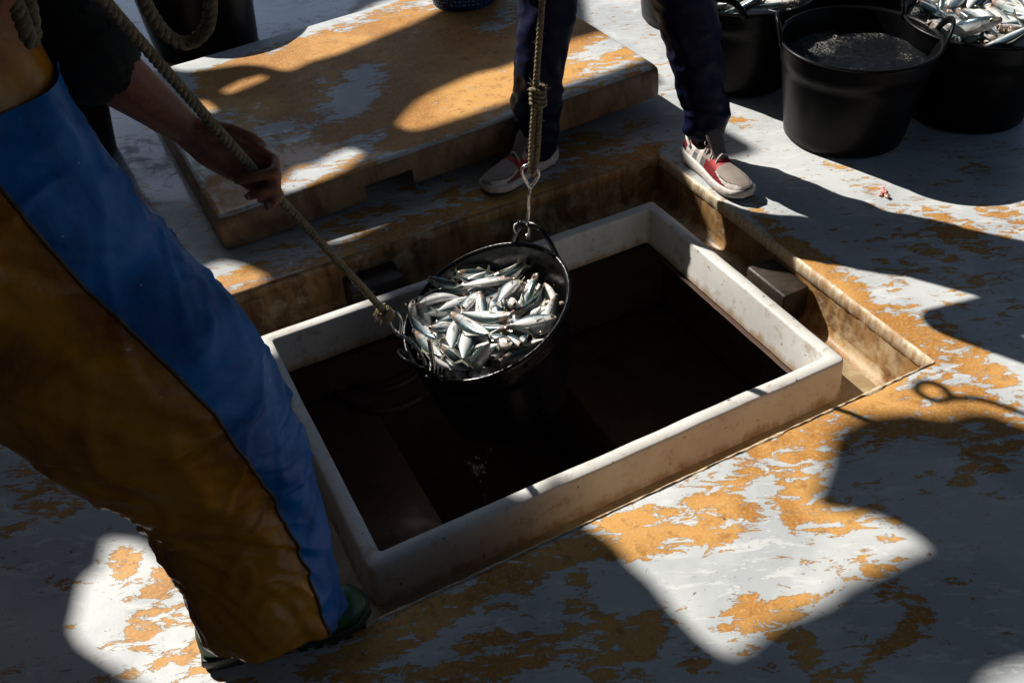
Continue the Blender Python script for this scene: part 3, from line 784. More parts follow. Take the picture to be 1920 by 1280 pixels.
make_tub('tub', (*T2, 0.335), UP, 0.262, (*T2, 0.003), UP, 0.197, (R(152), R(-28)), M['rubber'], 'black tub heaped with silver fish at the right edge of the photo', group=G_T)
T3 = (0.92, 3.36)
make_tub('tub', (*T3, 0.335), UP, 0.25, (*T3, 0.003), UP, 0.197, (R(60), R(240)), M['rubber'], 'black tub full of fish behind the standing leg and the water tub', group=G_T)
T4 = (1.40, 3.52)
make_tub('tub', (*T4, 0.36), UP, 0.25, (*T4, 0.003), UP, 0.20, (R(60), R(240)), M['rubber'], 'black tub at the back between the two fish-filled tubs', group=G_T)
T5 = (-1.22, 3.98)
make_tub('tub', (*T5, 0.40), UP, 0.25, (*T5, 0.003), UP, 0.215, (R(20), R(200)), M['rubber'], 'black tub behind the hatch cover below the hanging rope loop', group=G_T)
T6 = (-1.56, 3.06)
make_tub('tub', (*T6, 0.30), UP, 0.235, (*T6, 0.003), UP, 0.19, (R(90), R(270)), M['rubber'], 'black tub in shadow beside the fisherman below his forearm', group=G_T)
T8 = (0.86, 3.95)
make_tub('tub', (*T8, 0.40), UP, 0.25, (*T8, 0.003), UP, 0.21, (R(60), R(240)), M['rubber'], 'black tub behind the far end of the hatch cover and the standing legs', group=G_T)

# hanging bucket
BC, BN = V((-0.066, 1.964, 0.07)), V((-0.35, -0.112, 1)).normalized()
BB, BBN = V((-0.0292, 1.9488, -0.25)), V((-0.15, -0.05, 1)).normalized()
_a = (V((1, 0, 0)) - BN * BN.x).normalized(); _b = BN.cross(_a)
def baz(p):
    d = V(p) - BC
    return math.atan2(d.dot(_b), d.dot(_a))
HF, HN = V((0.083, 2.129, 0.141)), V((-0.240, 1.828, -0.006))
bucket = make_tub('hanging_bucket', BC, BN, 0.235, BB, BBN, 0.174, (baz(HF), baz(HN)), M['wet_rubber'], 'wet black rubber bucket brimming with fish, hanging over the open hatch', 'bucket', None, 0.062, 0.36, 0.008)

# water in the tub
def disc(name, c, r, z, mat, label, cat, kind=None, amp=0.004):
    vv = [V((c[0], c[1], z))]; ff = []
    nr, na = 26, 72
    for i in range(1, nr + 1):
        for k in range(na):
            a = 2 * math.pi * k / na
            p = V((c[0] + r * i / nr * math.cos(a), c[1] + r * i / nr * math.sin(a), z))
            p.z += amp * (noise.noise(p * 38) + 0.6 * noise.noise(p * 90)) * ss(1.0, 0.9, i / nr)
            vv.append(p)
    for k in range(na): ff.append((0, 1 + k, 1 + (k + 1) % na))
    for i in range(nr - 1):
        for k in range(na):
            q = 1 + i * na
            ff.append((q + k, q + na + k, q + na + (k + 1) % na, q + (k + 1) % na))
    return tag(mesh(name, vv, ff, mat), label, cat, None, kind)
disc('tub_water', T1, 0.226, 0.262, M['water'], 'dark foamy water in the black tub', None, 'stuff')
disc('tub_slush', T2, 0.247, 0.318, M['water'], 'foamy slush between the fish in the right tub', None, 'stuff', 0.01)
disc('tub_slush', T3, 0.235, 0.292, M['water'], 'foamy slush between the fish in the tub behind the leg', None, 'stuff', 0.008)

# ================================================================== FISH
def fish_mesh(name, bend, gape):
    xs = [0.0805, 0.082, 0.0800, 0.0765, 0.070, 0.060, 0.046, 0.030, 0.012, -0.008, -0.028, -0.045, -0.056, -0.063, -0.067]
    hs = [0.0032, 0.0042, 0.0062, 0.0088, 0.0120, 0.0156, 0.0190, 0.0216, 0.0224, 0.0210, 0.0166, 0.0106, 0.0062, 0.0038, 0.0035]
    ws = [0.0026, 0.0036, 0.0050, 0.0066, 0.0084, 0.0104, 0.0123, 0.0133, 0.0134, 0.0120, 0.0090, 0.0054, 0.0028, 0.0015, 0.0010]
    N = 14; vv, fh, fx, ff, mi = [], [], [], [], []
    def bx(x): return bend * (x * x) * 9.0 - bend * 0.01
    inn = [(0.0735, 0.0012, 0.001)]
    secs = inn + list(zip(xs, hs, ws))
    for (x, h, w) in secs:
        g = gape if x > 0.0765 or h < 0.002 else 1.0
        for k in range(N):
            a = 2 * math.pi * k / N
            sz = math.sin(a); cy = math.cos(a)
            z = h * g * sz * (1.0 if sz > 0 else 1.05); y = w * g * math.copysign(abs(cy) ** 0.85, cy)
            vv.append(V((x, y + bx(x), z))); fh.append(sz); fx.append((x + 0.085) / 0.167)
    for s in range(len(secs) - 1):
        for k in range(N):
            j = (k + 1) % N
            ff.append((s * N + k, s * N + j, (s + 1) * N + j, (s + 1) * N + k)); mi.append(1 if s == 0 else 0)
    ff.append(tuple(range(N))[::-1]); mi.append(1)
    L = len(secs) - 1
    ff.append(tuple(L * N + k for k in range(N))); mi.append(0)
    def fin(pts, f_h, f_x):
        n = len(vv)
        for (x, y, z) in pts: vv.append(V((x, y + bx(x), z))); fh.append(f_h); fx.append(f_x)
        for i in range(1, len(pts) - 1): ff.append((n, n + i, n + i + 1)); mi.append(0)
    fin([(-0.064, 0, 0.0), (-0.067, 0, 0.004), (-0.090, 0.001, 0.021), (-0.092, 0.001, 0.018), (-0.079, 0, 0.0)], 0.5, 0.02)
    fin([(-0.064, 0, 0.0), (-0.079, 0, 0.0), (-0.092, -0.001, -0.018), (-0.090, -0.001, -0.021), (-0.067, 0, -0.004)], 0.2, 0.02)
    fin([(0.022, 0, 0.0215), (0.010, 0, 0.033), (-0.004, 0, 0.027), (-0.040, 0, 0.0150), (-0.036, 0, 0.012), (-0.008, 0, 0.020)], 0.6, 0.05)
    fin([(-0.004, 0, -0.020), (-0.010, 0, -0.0275), (-0.044, 0, -0.0115), (-0.038, 0, -0.010)], 0.0, 0.05)
    for s in (-1, 1):
        fin([(0.040, s * 0.0126, -0.003), (0.036, s * 0.0142, -0.006), (0.012, s * 0.0170, -0.010), (0.016, s * 0.0165, -0.0045)], 0.1, 0.05)
    me = bpy.data.meshes.new(name)
    me.from_pydata([tuple(p) for p in vv], [], ff)
    for m in (M['fish'], M['mouth']): me.materials.append(m)
    me.polygons.foreach_set('material_index', mi)
    me.polygons.foreach_set('use_smooth', [True] * len(ff))
    for k, d in (('fh', fh), ('fx', fx)):
        me.attributes.new(k, 'FLOAT', 'POINT').data.foreach_set('value', d)
    return me
FM = [fish_mesh('fish', b, g) for b, g in ((0.0, 1.0), (0.35, 1.35), (-0.38, 1.0), (0.2, 1.9), (-0.15, 1.7))]
def eye_mesh(s):
    vv, ff, mi = [], [], []
    x0, y0, z0 = 0.0665, s * 0.0086, 0.0034
    rr = [(0.0062, 0.0), (0.0060, 0.0014), (0.0037, 0.0021), (0.0036, 0.0022), (0.0017, 0.0026)]
    for r_, d in rr:
        for k in range(12):
            a = 2 * math.pi * k / 12
            vv.append(V((x0 + r_ * math.cos(a), y0 + s * d, z0 + r_ * math.sin(a))))
    for i in range(4):
        for k in range(12):
            q = (i * 12 + k, i * 12 + (k + 1) % 12, (i + 1) * 12 + (k + 1) % 12, (i + 1) * 12 + k)
            ff.append(q if s < 0 else q[::-1]); mi.append(0 if i < 2 else 1)
    ff.append(tuple(48 + k for k in range(12))); mi.append(1)
    me = bpy.data.meshes.new('eye'); me.from_pydata([tuple(p) for p in vv], [], ff)
    me.materials.append(M['eye_ring']); me.materials.append(M['pupil'])
    me.polygons.foreach_set('material_index', mi); me.polygons.foreach_set('use_smooth', [True] * len(ff))
    return me
EM = [eye_mesh(-1), eye_mesh(1)]
def put_fish(vals, off, label, group, special=None):
    for i, (x, y, z, qw, qx, qy, qz, s, vr) in enumerate(vals):
        o = bpy.data.objects.new('fish', FM[int(vr)])
        COL.objects.link(o)
        o.rotation_mode = 'QUATERNION'
        o.location = (x + off[0], y + off[1], z + off[2]); o.rotation_quaternion = (qw, qx, qy, qz); o.scale = (s, s, s)
        tag(o, (special or {}).get(i, label), 'fish', group)
        for em in EM:
            e = bpy.data.objects.new('eye', em); COL.objects.link(e); e.parent = o
FISH = {
'hang': """-0.2023 1.8777 -0.0722 0.6 -0.608 0.346 -0.388 0.79 1
-0.2287 1.9436 -0.057 0.655 -0.217 -0.111 0.715 0.93 0
-0.1835 1.8418 -0.046 0.749 0.533 -0.068 -0.387 0.9 3
-0.2277 2.0124 -0.0385 0.778 -0.29 -0.027 0.557 0.94 1
-0.143 1.8552 -0.0565 0.502 0.755 -0.405 -0.118 0.87 0
-0.0025 2.0865 0.0054 0.799 -0.581 -0.152 -0.024 0.96 2
-0.097 1.7833 -0.0173 0.393 0.87 -0.233 0.187 0.8 0
-0.081 1.7848 -0.0352 0.182 -0.202 0.407 0.872 0.81 1
0.0721 1.9987 0.025 0.507 0.631 0.237 0.538 0.8 4
0.0958 2.0349 0.0256 0.302 -0.455 -0.736 0.401 0.77 4
-0.1805 2.1003 -0.0028 0.322 0.254 -0.161 -0.898 0.94 2
0.038 1.8364 0.0196 0.361 -0.141 0.823 0.415 0.87 2
-0.2233 1.9159 0.0349 0.312 -0.31 -0.632 0.637 0.88 2
-0.1604 1.8048 0.0081 0.095 0.246 0.776 0.574 0.75 1
-0.1496 1.84 -0.0307 0.542 -0.607 0.268 -0.515 0.93 1
-0.0791 1.8243 -0.0223 0.133 -0.261 -0.694 0.658 0.8 2
-0.076 2.1475 0.0291 0.007 0.094 0.085 0.992 0.83 0
-0.0705 1.8083 0.0478 0.141 0.451 0.735 -0.486 0.96 4
0.0867 1.8676 0.02 0.789 -0.349 -0.398 0.312 0.9 2
-0.1388 1.8242 0.0185 0.155 -0.941 0.204 0.22 0.94 4
-0.0204 2.1242 0.0405 0.277 -0.012 0.946 0.168 0.9 1
0.1026 1.8921 0.0606 0.29 0.742 0.331 0.505 0.83 1
0.0795 1.9247 0.036 0.71 0.585 -0.157 0.359 0.93 2
-0.2018 1.8407 -0.0081 0.256 -0.877 0.399 0.079 0.83 0
-0.1402 1.796 0.0292 0.301 0.135 -0.187 0.926 0.75 4
-0.1007 2.1223 0.0242 0.297 -0.09 0.944 -0.114 0.8 2
-0.2499 1.9388 -0.0035 0.721 0.318 0.077 -0.61 0.75 2
-0.1551 2.1004 0.0296 0.037 0.213 0.01 0.976 0.88 4
-0.0397 1.8256 0.0261 0.518 0.399 -0.616 -0.44 0.94 1
0.0237 1.7966 0.0312 0.266 -0.115 -0.08 -0.954 0.94 3
0.0593 1.9595 0.0262 0.614 0.702 -0.179 0.314 0.75 4
0.046 1.9348 0.0321 0.249 -0.388 0.492 0.739 0.76 2
-0.0002 2.1199 0.0172 0.281 -0.014 0.832 0.479 0.77 1
-0.203 1.9281 0.0017 0.178 -0.076 -0.656 -0.73 0.82 1
0.0486 1.8869 0.03 0.287 0.838 -0.435 0.161 0.83 2
-0.0802 1.7772 0.0571 0.215 -0.489 0.116 0.838 0.9 0
0.1192 1.9693 0.0504 0.121 -0.668 -0.708 -0.198 0.81 2
-0.0427 1.8208 0.0007 0.575 -0.613 0.241 -0.485 0.84 4
-0.1641 2.0736 0.0366 0.12 -0.142 -0.238 0.953 0.84 3
-0.0735 1.8313 0.007 0.613 0.293 0.459 0.572 0.87 1
-0.0817 2.1039 0.0257 0.961 -0.004 0.274 0.047 0.87 1
-0.15 1.8642 0.0502 0.474 0.563 0.566 0.373 0.82 3
-0.1917 1.9034 -0.0118 0.118 0.076 -0.85 -0.508 0.76 2
-0.1261 1.863 0.0147 0.056 -0.019 0.473 -0.879 0.87 1
-0.0029 1.8324 0.0198 0.685 -0.054 0.414 -0.597 0.9 2
-0.1669 1.9193 0.035 0.051 -0.396 0.653 -0.644 0.81 4
0.0202 1.8942 0.0476 0.366 0.241 0.657 0.614 0.81 2
0.0525 2.0173 0.0443 0.688 0.447 0.041 0.57 0.9 4
0.0236 1.8618 0.0289 0.589 0.043 0.493 0.639 0.92 1
0.06 1.9761 0.0561 0.401 -0.051 0.194 -0.894 0.86 2
-0.0483 1.839 0.0519 0.743 -0.525 0.06 -0.411 0.96 0
0.0197 1.9687 0.0333 0.044 -0.599 0.77 0.217 0.87 0
-0.2553 1.9896 0.0392 0.59 -0.28 -0.431 -0.623 0.84 1
0.0081 2.0141 0.0298 0.522 -0.073 0.412 -0.743 0.88 4
-0.2254 1.9969 0.0269 0.288 0.551 0.642 0.45 0.86 4
-0.1154 1.8422 0.0422 0.453 0.615 0.537 0.357 0.92 0
-0.1783 1.9146 0.0126 0.396 0.278 -0.539 -0.689 0.89 1
-0.1345 1.9408 0.0377 0.882 0.441 0.155 -0.061 0.82 2
-0.1487 1.9932 0.049 0.551 0.763 0.319 0.106 0.82 3
-0.1605 1.966 0.0273 0.713 -0.642 -0.177 0.22 0.76 0
0.0521 1.8791 0.0726 0.766 -0.64 -0.035 -0.052 0.82 0
-0.1916 1.9929 0.0109 0.467 0.548 -0.542 -0.434 0.74 2
-0.0557 1.8985 0.013 0.59 -0.795 -0.115 -0.084 0.82 0
-0.0676 1.9668 0.0195 0.845 -0.449 -0.287 0.047 0.77 2
-0.0077 2.0982 0.0434 0.074 0.245 -0.127 -0.958 0.9 2
-0.0338 1.9394 0.0488 0.515 0.359 0.332 0.703 0.89 2
-0.2118 1.851 0.0299 0.33 -0.292 -0.645 0.624 0.74 2
-0.1653 2.0513 0.0181 0.848 0.504 0.073 -0.145 0.96 2
-0.0502 1.9375 0.0139 0.834 -0.461 -0.289 0.09 0.87 1
-0.0567 1.8834 0.0575 0.803 0.51 -0.25 -0.178 0.76 3
-0.0205 1.8495 0.0456 0.76 -0.49 0.104 -0.415 0.9 4
-0.0103 2.0642 0.0233 0.778 -0.602 -0.172 0.056 0.83 0
-0.1265 1.8993 0.0234 0.157 0.115 -0.636 -0.747 0.87 2
-0.1758 1.9998 0.0343 0.788 -0.559 -0.085 0.241 0.9 4
-0.0685 1.9219 0.0633 0.655 0.739 -0.134 -0.076 0.93 1
-0.003 2.0284 0.063 0.486 -0.687 -0.36 0.403 0.94 3
-0.2165 2.0319 0.0048 0.126 -0.681 -0.72 0.052 0.76 2
-0.0044 1.9921 0.0487 0.421 0.734 -0.531 -0.032 0.79 1
-0.1853 2.0293 0.0498 0.103 0.068 -0.823 -0.554 0.96 2
-0.0744 1.9475 0.0458 0.512 0.492 0.344 0.615 0.87 3
-0.1011 2.008 0.056 0.374 0.377 -0.668 -0.521 0.75 4
-0.0618 2.0622 0.0358 0.093 -0.145 -0.6 0.781 0.93 1
-0.098 1.8769 0.0654 0.229 -0.315 -0.677 0.624 0.92 2
-0.1128 2.0558 0.0204 0.842 0.431 -0.212 -0.245 0.75 4
-0.0668 2.0776 0.0568 0.6 -0.799 -0.016 -0.04 0.9 0
-0.0812 1.9994 0.0374 0.789 -0.554 -0.164 0.208 0.81 2""",
'T2': """-0.1741 -0.1038 0.2605 0.26 -0.431 -0.862 -0.053 0.99 4
-0.1376 -0.1093 0.2601 0.502 -0.273 0.005 0.821 1.19 4
-0.1765 0.0884 0.2464 0.795 -0.257 0.147 0.529 0.97 1
-0.1425 0.0877 0.2685 0.441 0.056 -0.749 0.492 1.08 3
0.0294 -0.1961 0.2864 0.919 -0.276 -0.274 -0.062 1.18 1
-0.1048 0.1378 0.2635 0.074 -0.118 0.792 -0.594 1.04 3
-0.1382 -0.1541 0.3229 0.879 -0.203 -0.167 -0.398 1.12 1
-0.0881 0.1784 0.2808 0.365 -0.898 -0.233 0.08 0.98 4
-0.072 0.0996 0.3035 0.418 0.827 0.335 0.173 1.16 1
0.0956 0.0084 0.2911 0.246 -0.482 -0.695 0.473 1.19 2
0.0824 -0.1497 0.2672 0.095 -0.199 0.108 -0.97 1.13 2
-0.0155 -0.1967 0.2992 0.138 0.248 0.617 -0.734 1.09 4
-0.1536 0.0115 0.2657 0.33 0.14 -0.697 -0.621 1.1 0
-0.147 0.0445 0.2877 0.286 -0.058 -0.667 0.686 0.99 4
0.0502 -0.1267 0.2749 0.176 0.083 -0.971 0.139 1.03 3
0.1287 0.1581 0.249 0.119 0.897 -0.29 0.311 0.93 3
-0.0152 -0.1111 0.2715 0.251 -0.294 0.66 -0.644 1.11 0
0.0842 -0.1372 0.3031 0.885 0.44 0.145 -0.045 1.11 1
-0.1107 -0.1104 0.2969 0.282 0.34 0.616 0.652 1.09 4
-0.0072 0.0653 0.2666 0.477 -0.572 -0.539 0.394 0.99 3
-0.0963 0.1283 0.2972 0.431 0.407 -0.287 -0.752 1.19 2
0.0713 -0.0398 0.282 0.73 -0.419 0.304 -0.447 1.06 3
0.0394 0.1002 0.2847 0.483 -0.728 -0.362 0.324 0.97 4
0.0012 0.105 0.3012 0.594 0.72 0.112 0.341 1.13 2
-0.0927 -0.0054 0.2848 0.872 -0.477 0.112 -0.017 1.11 2
-0.1101 -0.0531 0.279 0.114 0.063 -0.484 -0.865 0.93 3
0.1183 0.0453 0.2795 0.445 -0.554 -0.608 0.353 0.95 3
0.0287 -0.0403 0.2906 0.291 0.454 0.55 0.638 0.93 0
-0.0313 -0.0431 0.3028 0.444 0.479 0.543 0.528 1.01 2
0.1417 0.0657 0.3076 0.599 -0.479 -0.38 0.517 1.07 1
-0.0709 -0.0825 0.3029 0.439 -0.328 -0.572 0.61 1.19 0
-0.0383 0.0275 0.2829 0.089 -0.174 -0.79 0.581 1.01 4
0.0644 -0.0911 0.3018 0.689 0.72 -0.04 0.066 1.14 1""",
'T3': """0.1167 -0.1246 0.2193 0.296 0.285 -0.741 -0.531 1.23 0
0.0559 -0.1126 0.2328 0.152 0.021 0.879 0.452 1.19 4
0.0239 -0.1508 0.2524 0.911 0.38 -0.113 -0.118 1.16 3
0.1779 -0.0689 0.2576 0.573 -0.114 -0.078 -0.808 1.06 0
-0.1338 -0.0994 0.2539 0.321 0.46 0.786 0.26 1.13 1
0.0953 -0.0703 0.2355 0.81 0.575 0.112 0.028 1.23 4
-0.0134 -0.1819 0.2395 0.146 0.035 0.979 0.136 1.23 2
-0.0569 -0.1665 0.2675 0.685 0.65 -0.324 0.047 1.29 3
0.066 -0.1159 0.2701 0.723 -0.582 0.188 -0.322 1.06 0
-0.0698 -0.1218 0.2849 0.959 0.268 0.064 -0.07 1.31 4
-0.0613 -0.0842 0.2536 0.201 0.064 0.278 0.937 1.06 0"""}
HANG_SPECIAL = {
    74: 'largest-looking silver fish on top of the heap in the hanging bucket',
    66: 'silver fish beside the upright steel pin in the hanging bucket',
    20: 'silver fish closest to the hoist rope hook in the hanging bucket',
    12: 'silver fish closest to the pulling rope hook at the bucket edge',
    21: 'rightmost silver fish against the wall of the hanging bucket',
    14: 'lowest silver fish at the near rim of the hanging bucket',
    16: 'uppermost silver fish at the far wall of the hanging bucket',
    52: 'leftmost silver fish in the hanging bucket',
    65: 'silver fish in the very middle of the heap in the hanging bucket'}
def unpack(s): return [tuple(float(q) for q in ln.split()) for ln in s.strip().split('\n')]
put_fish(unpack(FISH['hang']), (0, 0, 0.012), 'small silver fish heaped in the bucket hanging over the hatch', 'fish in the hanging bucket', HANG_SPECIAL)
put_fish(unpack(FISH['T2']), (T2[0], T2[1], 0.045), 'silver fish heaped in the tub at the right edge', 'fish in the right tub')
put_fish(unpack(FISH['T3']), (T3[0], T3[1], 0.062), 'silver fish piled in the tub behind the standing leg', 'fish in the tub behind the leg')
# a few fish breaking the surface in the water tub
wf = []
for i, (px, py, rz, ry) in enumerate(((1552, 80, 205, 14), (1584, 76, 215, 16), (1604, 86, 205, 12))):
    p = gz(px, py, 0.232); q = (Matrix.Rotation(R(rz), 3, 'Z') @ Matrix.Rotation(R(-ry), 3, 'Y') @ Matrix.Rotation(R(60), 3, 'X')).to_quaternion()
    wf.append((p.x, p.y, p.z, *q, 1.0, i % 5))
put_fish(wf, (0, 0, 0), 'dark wet fish half under the foamy water in the tub', 'fish in the water tub')

# water dripping from the bucket
rnd = random.Random(12); parts = []
for i in range(46):
    t = rnd.random()
    if i < 26: x, y = 893 + rnd.gauss(0, 9), 882 + rnd.gauss(0, 9)
    elif i < 40: x, y = 908 + rnd.gauss(0, 7), 800 + 150 * rnd.random()
    else: x, y = 912 + rnd.gauss(0, 5), 905 + 60 * rnd.random()
    p = gz(x, y, -0.36 + rnd.gauss(0, 0.02)); r_ = rnd.uniform(0.003, 0.0085) if i < 26 else rnd.uniform(0.002, 0.0048)
    rings = []
    st = rnd.uniform(1.0, 1.8)
    for k in range(7):
        la = math.pi * k / 6
        rr = max(1e-4, r_ * math.sin(la))
        rings.append([p + V((rr * math.cos(q), rr * math.sin(q), r_ * st * math.cos(la))) for q in [2 * math.pi * m / 8 for m in range(8)]])
    parts.append(loft(rings))
vv, ff = join_geo(parts)
tag(mesh('water_drops', vv, ff, M['drop']), 'water drops falling from the hanging bucket', None, None, 'stuff')

# ================================================================== ROPES AND HOOKS
def rope_geo(path, rad, pitch=0.055, seed=1, fuzz=220, step=0.0045):
    path = resample([V(p) for p in path], step); fr = frames(path); parts = []
    sr = rad * 0.60; off = rad * 0.44
    for s in range(3):
        strand = []
        for i, (p, (t, n, b)) in enumerate(zip(path, fr)):
            a = 2 * math.pi * (i * step / pitch + s / 3)
            strand.append(p + n * (off * math.cos(a)) + b * (off * math.sin(a)))
        parts.append(tube(strand, sr, 8))
    rnd = random.Random(seed)
    for i in range(fuzz):
        k = rnd.randrange(len(path) - 1); t, n, b = fr[k]; a = rnd.uniform(0, 6.28)
        e = n * math.cos(a) + b * math.sin(a)
        p0 = path[k] + e * rad * 0.9; d = (e * rnd.uniform(0.2, 1) + t * rnd.uniform(-1, 1)).normalized()
        L = rnd.uniform(0.004, 0.012); w = t.cross(d).normalized() * 0.0003
        parts.append(([p0 - w, p0 + w, p0 + d * L], [(0, 1, 2)]))
    return join_geo(parts)
RING = at(994, 330, (V((0.083, 2.129, 0.365)) - CP).length)
def above(px, py, base):            # point over the hook line seen at this pixel
    return gy(px, py, base.y)
ctop = [above(995, 322, RING), above(998, 255, RING), above(1004, 170, RING), above(1010, 90, RING), above(1017, 0, RING), above(1024, -80, RING)]
ctop.append(ctop[-1] + (ctop[-1] - ctop[-2]) * 6)
cr_ = tag(empty('hoist_rope', RING), 'vertical hoisting rope with spliced eye and steel hook on the bucket', 'rope')
vv, ff = rope_geo(catmull(ctop, 10), 0.0080, 0.034, 1, 420)
mesh('rope', vv, ff, M['rope'], cr_)
# splice: second leg of rope doubled back beside the standing part, and a whipping knot
side = V((0.013, -0.002, 0))
p0 = above(995, 325, RING); p1 = above(1004, 178, RING)
vv, ff = rope_geo(catmull([p0 + V((0.004, -0.006, -0.004)), p0.lerp(p1, 0.2) + side, p0.lerp(p1, 0.6) + side * 1.05, p1 + side * 0.9], 10), 0.0074, 0.032, 2, 120)
mesh('splice', vv, ff, M['rope'], cr_)
kp = above(1004, 180, RING) + V((0.006, -0.002, 0)); parts = []
for k in range(4):
    c = kp + V((0, 0, 0.012 * (k - 1.5)))
    parts.append(rope_geo([c + V((0.0175 * math.cos(a), 0.014 * math.sin(a), 0.004 * math.sin(2 * a))) for a in [2 * math.pi * i / 24 for i in range(25)]], 0.0055, 0.03, 5 + k, 60))
vv, ff = join_geo(parts)
mesh('whipping', vv, ff, M['rope'], cr_)
parts = []
for k in range(26):
    a = random.Random(k).uniform(0, 6.28); e = V((math.cos(a), math.sin(a) * 0.6, random.Random(k + 99).uniform(-0.2, 1.0))).normalized()
    q0 = kp + V((0, 0, 0.018)); parts.append(tube([q0 + e * 0.01, q0 + e * random.Random(k + 7).uniform(0.022, 0.034)], [0.0012, 0.0004], 5))
vv, ff = join_geo(parts)
mesh('frayed_end', vv, ff, M['rope'], cr_)
# eye and hook
RR = (RING - CP); rgt = CR; upv = V((0, 0, 1)); sc_ = RR.length / FPX
def hpix(x, y): return above(x, y, RING)
eye = [hpix(996, 353), hpix(989, 344), hpix(981, 331), hpix(979, 318), hpix(986, 311), hpix(996, 310), hpix(1006, 316), hpix(1010, 328), hpix(1004, 341), hpix(997, 351), hpix(994, 358), hpix(991, 372), hpix(991, 400), hpix(990, 430)]
hook_end = HF + BN * 0.066
eye = eye[:-1] + [hook_end + V((0, 0, 0.02)), hook_end + V((0.006, 0.014, 0.0)), hook_end + V((0.004, 0.016, -0.022)), hook_end + V((0, -0.004, -0.026)), hook_end + V((-0.002, -0.018, -0.006))]
vv, ff = tube(catmull(eye, 8), 0.0048, 10)
mesh('steel_hook', vv, ff, M['steel'], cr_)
# wire wrap and cable tie on the far handle
parts = []
for k in range(5):
    an = baz(HF) + 0.05 + k * 0.035
    c = BC + (_a * math.cos(an) + _b * math.sin(an)) * (0.235 + 0.019) + BN * (0.060 - k * 0.002)
    parts.append(tube([c + BN * (0.0135 * math.cos(q)) + (c - BC).normalized() * (0.0095 * math.sin(q)) for q in [2 * math.pi * m / 14 for m in range(15)]], 0.0022, 6))
vv, ff = join_geo(parts)
mesh('wire_wrap', vv, ff, M['wet_rubber'], bucket)
tp = [at(x, y, 2.47) for x, y in ((946, 448), (952, 452), (966, 456), (968, 447), (962, 440), (953, 441))]
an = baz(HF) + 0.24
c = BC + (_a * math.cos(an) + _b * math.sin(an)) * (0.235 + 0.014) + BN * 0.044
vv, ff = tube([c + BN * (0.014 * math.cos(q)) + (c - BC).normalized() * (0.0105 * math.sin(q)) for q in [2 * math.pi * m / 14 for m in range(15)]] + [c + BN * 0.02 + _a * 0.02], 0.0018, 6)
mesh('cable_tie', vv, ff, M['tie'], bucket)

# the fisherman's pulling rope
NEAR_H = HN + BN * 0.060
HOOK0 = at(730, 594, 2.41)
HANDP = at(470, 312, 1.735)
ROPET = at(190, -5, 1.36)
hand_rope = [HOOK0, HOOK0.lerp(HANDP, 0.5), HANDP, at(330, 155, 1.53), ROPET, at(120, -90, 1.22)]
loop = [at(120, -90, 1.22), at(110, -200, 1.20), at(180, -260, 1.25), at(240, -120, 1.38), at(268, -5, 1.46), at(305, 58, 1.5), at(348, 82, 1.52), at(386, 55, 1.5), at(394, 0, 1.47), at(385, -90, 1.43), at(330, -200, 1.35), at(200, -250, 1.28)]
pr = tag(empty('pulling_rope', HOOK0), 'weathered rope held by the fisherman, running down to the near bucket handle', 'rope')
vv, ff = rope_geo(catmull(hand_rope, 14), 0.0090, 0.042, 3, 420)
mesh('rope', vv, ff, M['rope'], pr)
vv, ff = rope_geo(catmull(loop, 12), 0.0104, 0.042, 9, 300)
mesh('rope_loop', vv, ff, M['rope'], pr)
vv, ff = rope_geo(catmull([at(10, -40, 1.30), at(38, 30, 1.34), at(56, 76, 1.36), at(62, 60, 1.37), at(52, 0, 1.36), at(40, -60, 1.33)], 12), 0.0105, 0.042, 10, 120)
mesh('rope_loop', vv, ff, M['rope'], pr)
# knot and frayed end at the near hook
kd = (HANDP - HOOK0).normalized(); kc = HOOK0 + kd * 0.012; k1 = kd.orthogonal().normalized(); k2 = kd.cross(k1); parts = []
for k in range(5):
    c = kc + kd * (0.010 * k)
    parts.append(rope_geo([c + (k1 * math.cos(a) + k2 * math.sin(a)) * 0.0135 for a in [2 * math.pi * i / 22 for i in range(23)]], 0.0055, 0.03, 20 + k, 40))
vv, ff = join_geo(parts)
mesh('knot', vv, ff, M['rope'], pr)
parts = []
for k in range(34):
    rn = random.Random(k + 40); e = (-CR * rn.uniform(0.3, 1.0) - CU * rn.uniform(0.0, 0.9) + kd * rn.uniform(-0.2, 0.9)).normalized()
    q0 = kc + kd * rn.uniform(0.0, 0.04)
    parts.append(tube([q0, q0 + e * 0.02, q0 + e * rn.uniform(0.022, 0.036) + V((0, 0, -0.006))], [0.0012, 0.001, 0.0003], 5))
vv, ff = join_geo(parts)
mesh('frayed_end', vv, ff, M['rope'], pr)
D0 = 2.42
eye2 = [at(748, 628, D0), at(738, 618, D0), at(731, 606, D0 - .005), at(729, 592, D0 - .01), at(734, 585, D0 - .012), at(744, 587, D0 - .01), at(751, 598, D0), at(753, 614, D0), at(750, 628, D0 + .004), at(762, 634, D0), at(775, 645, D0), at(788, 662, D0), at(797, 682, D0), at(803, 698, D0 + .01), at(806, 704, D0 + .025), at(799, 706, D0 + .035)]
vv, ff = tube(catmull(eye2, 8), 0.0046, 10)
mesh('steel_hook', vv, ff, M['steel'], pr)
pb, pt_ = at(814, 692, D0 - 0.005), at(805, 636, D0 - 0.035)
vv, ff = tube([pb, pb.lerp(pt_, 0.5), pt_], 0.0062, 14)
sharp(mesh('steel_pin', vv, ff, M['steel'], bucket), 50)
parts = []
for k in range(6):
    c = at(795 + k * 7.5, 690 + k * 1.4, D0 + 0.0)
    parts.append(tube([c + CU * (0.009 * math.cos(q)) + CF * (0.009 * math.sin(q)) for q in [2 * math.pi * m / 12 for m in range(13)]], 0.0030, 6))
vv, ff = join_geo(parts)
mesh('wire_wrap', vv, ff, M['wet_rubber'], bucket)

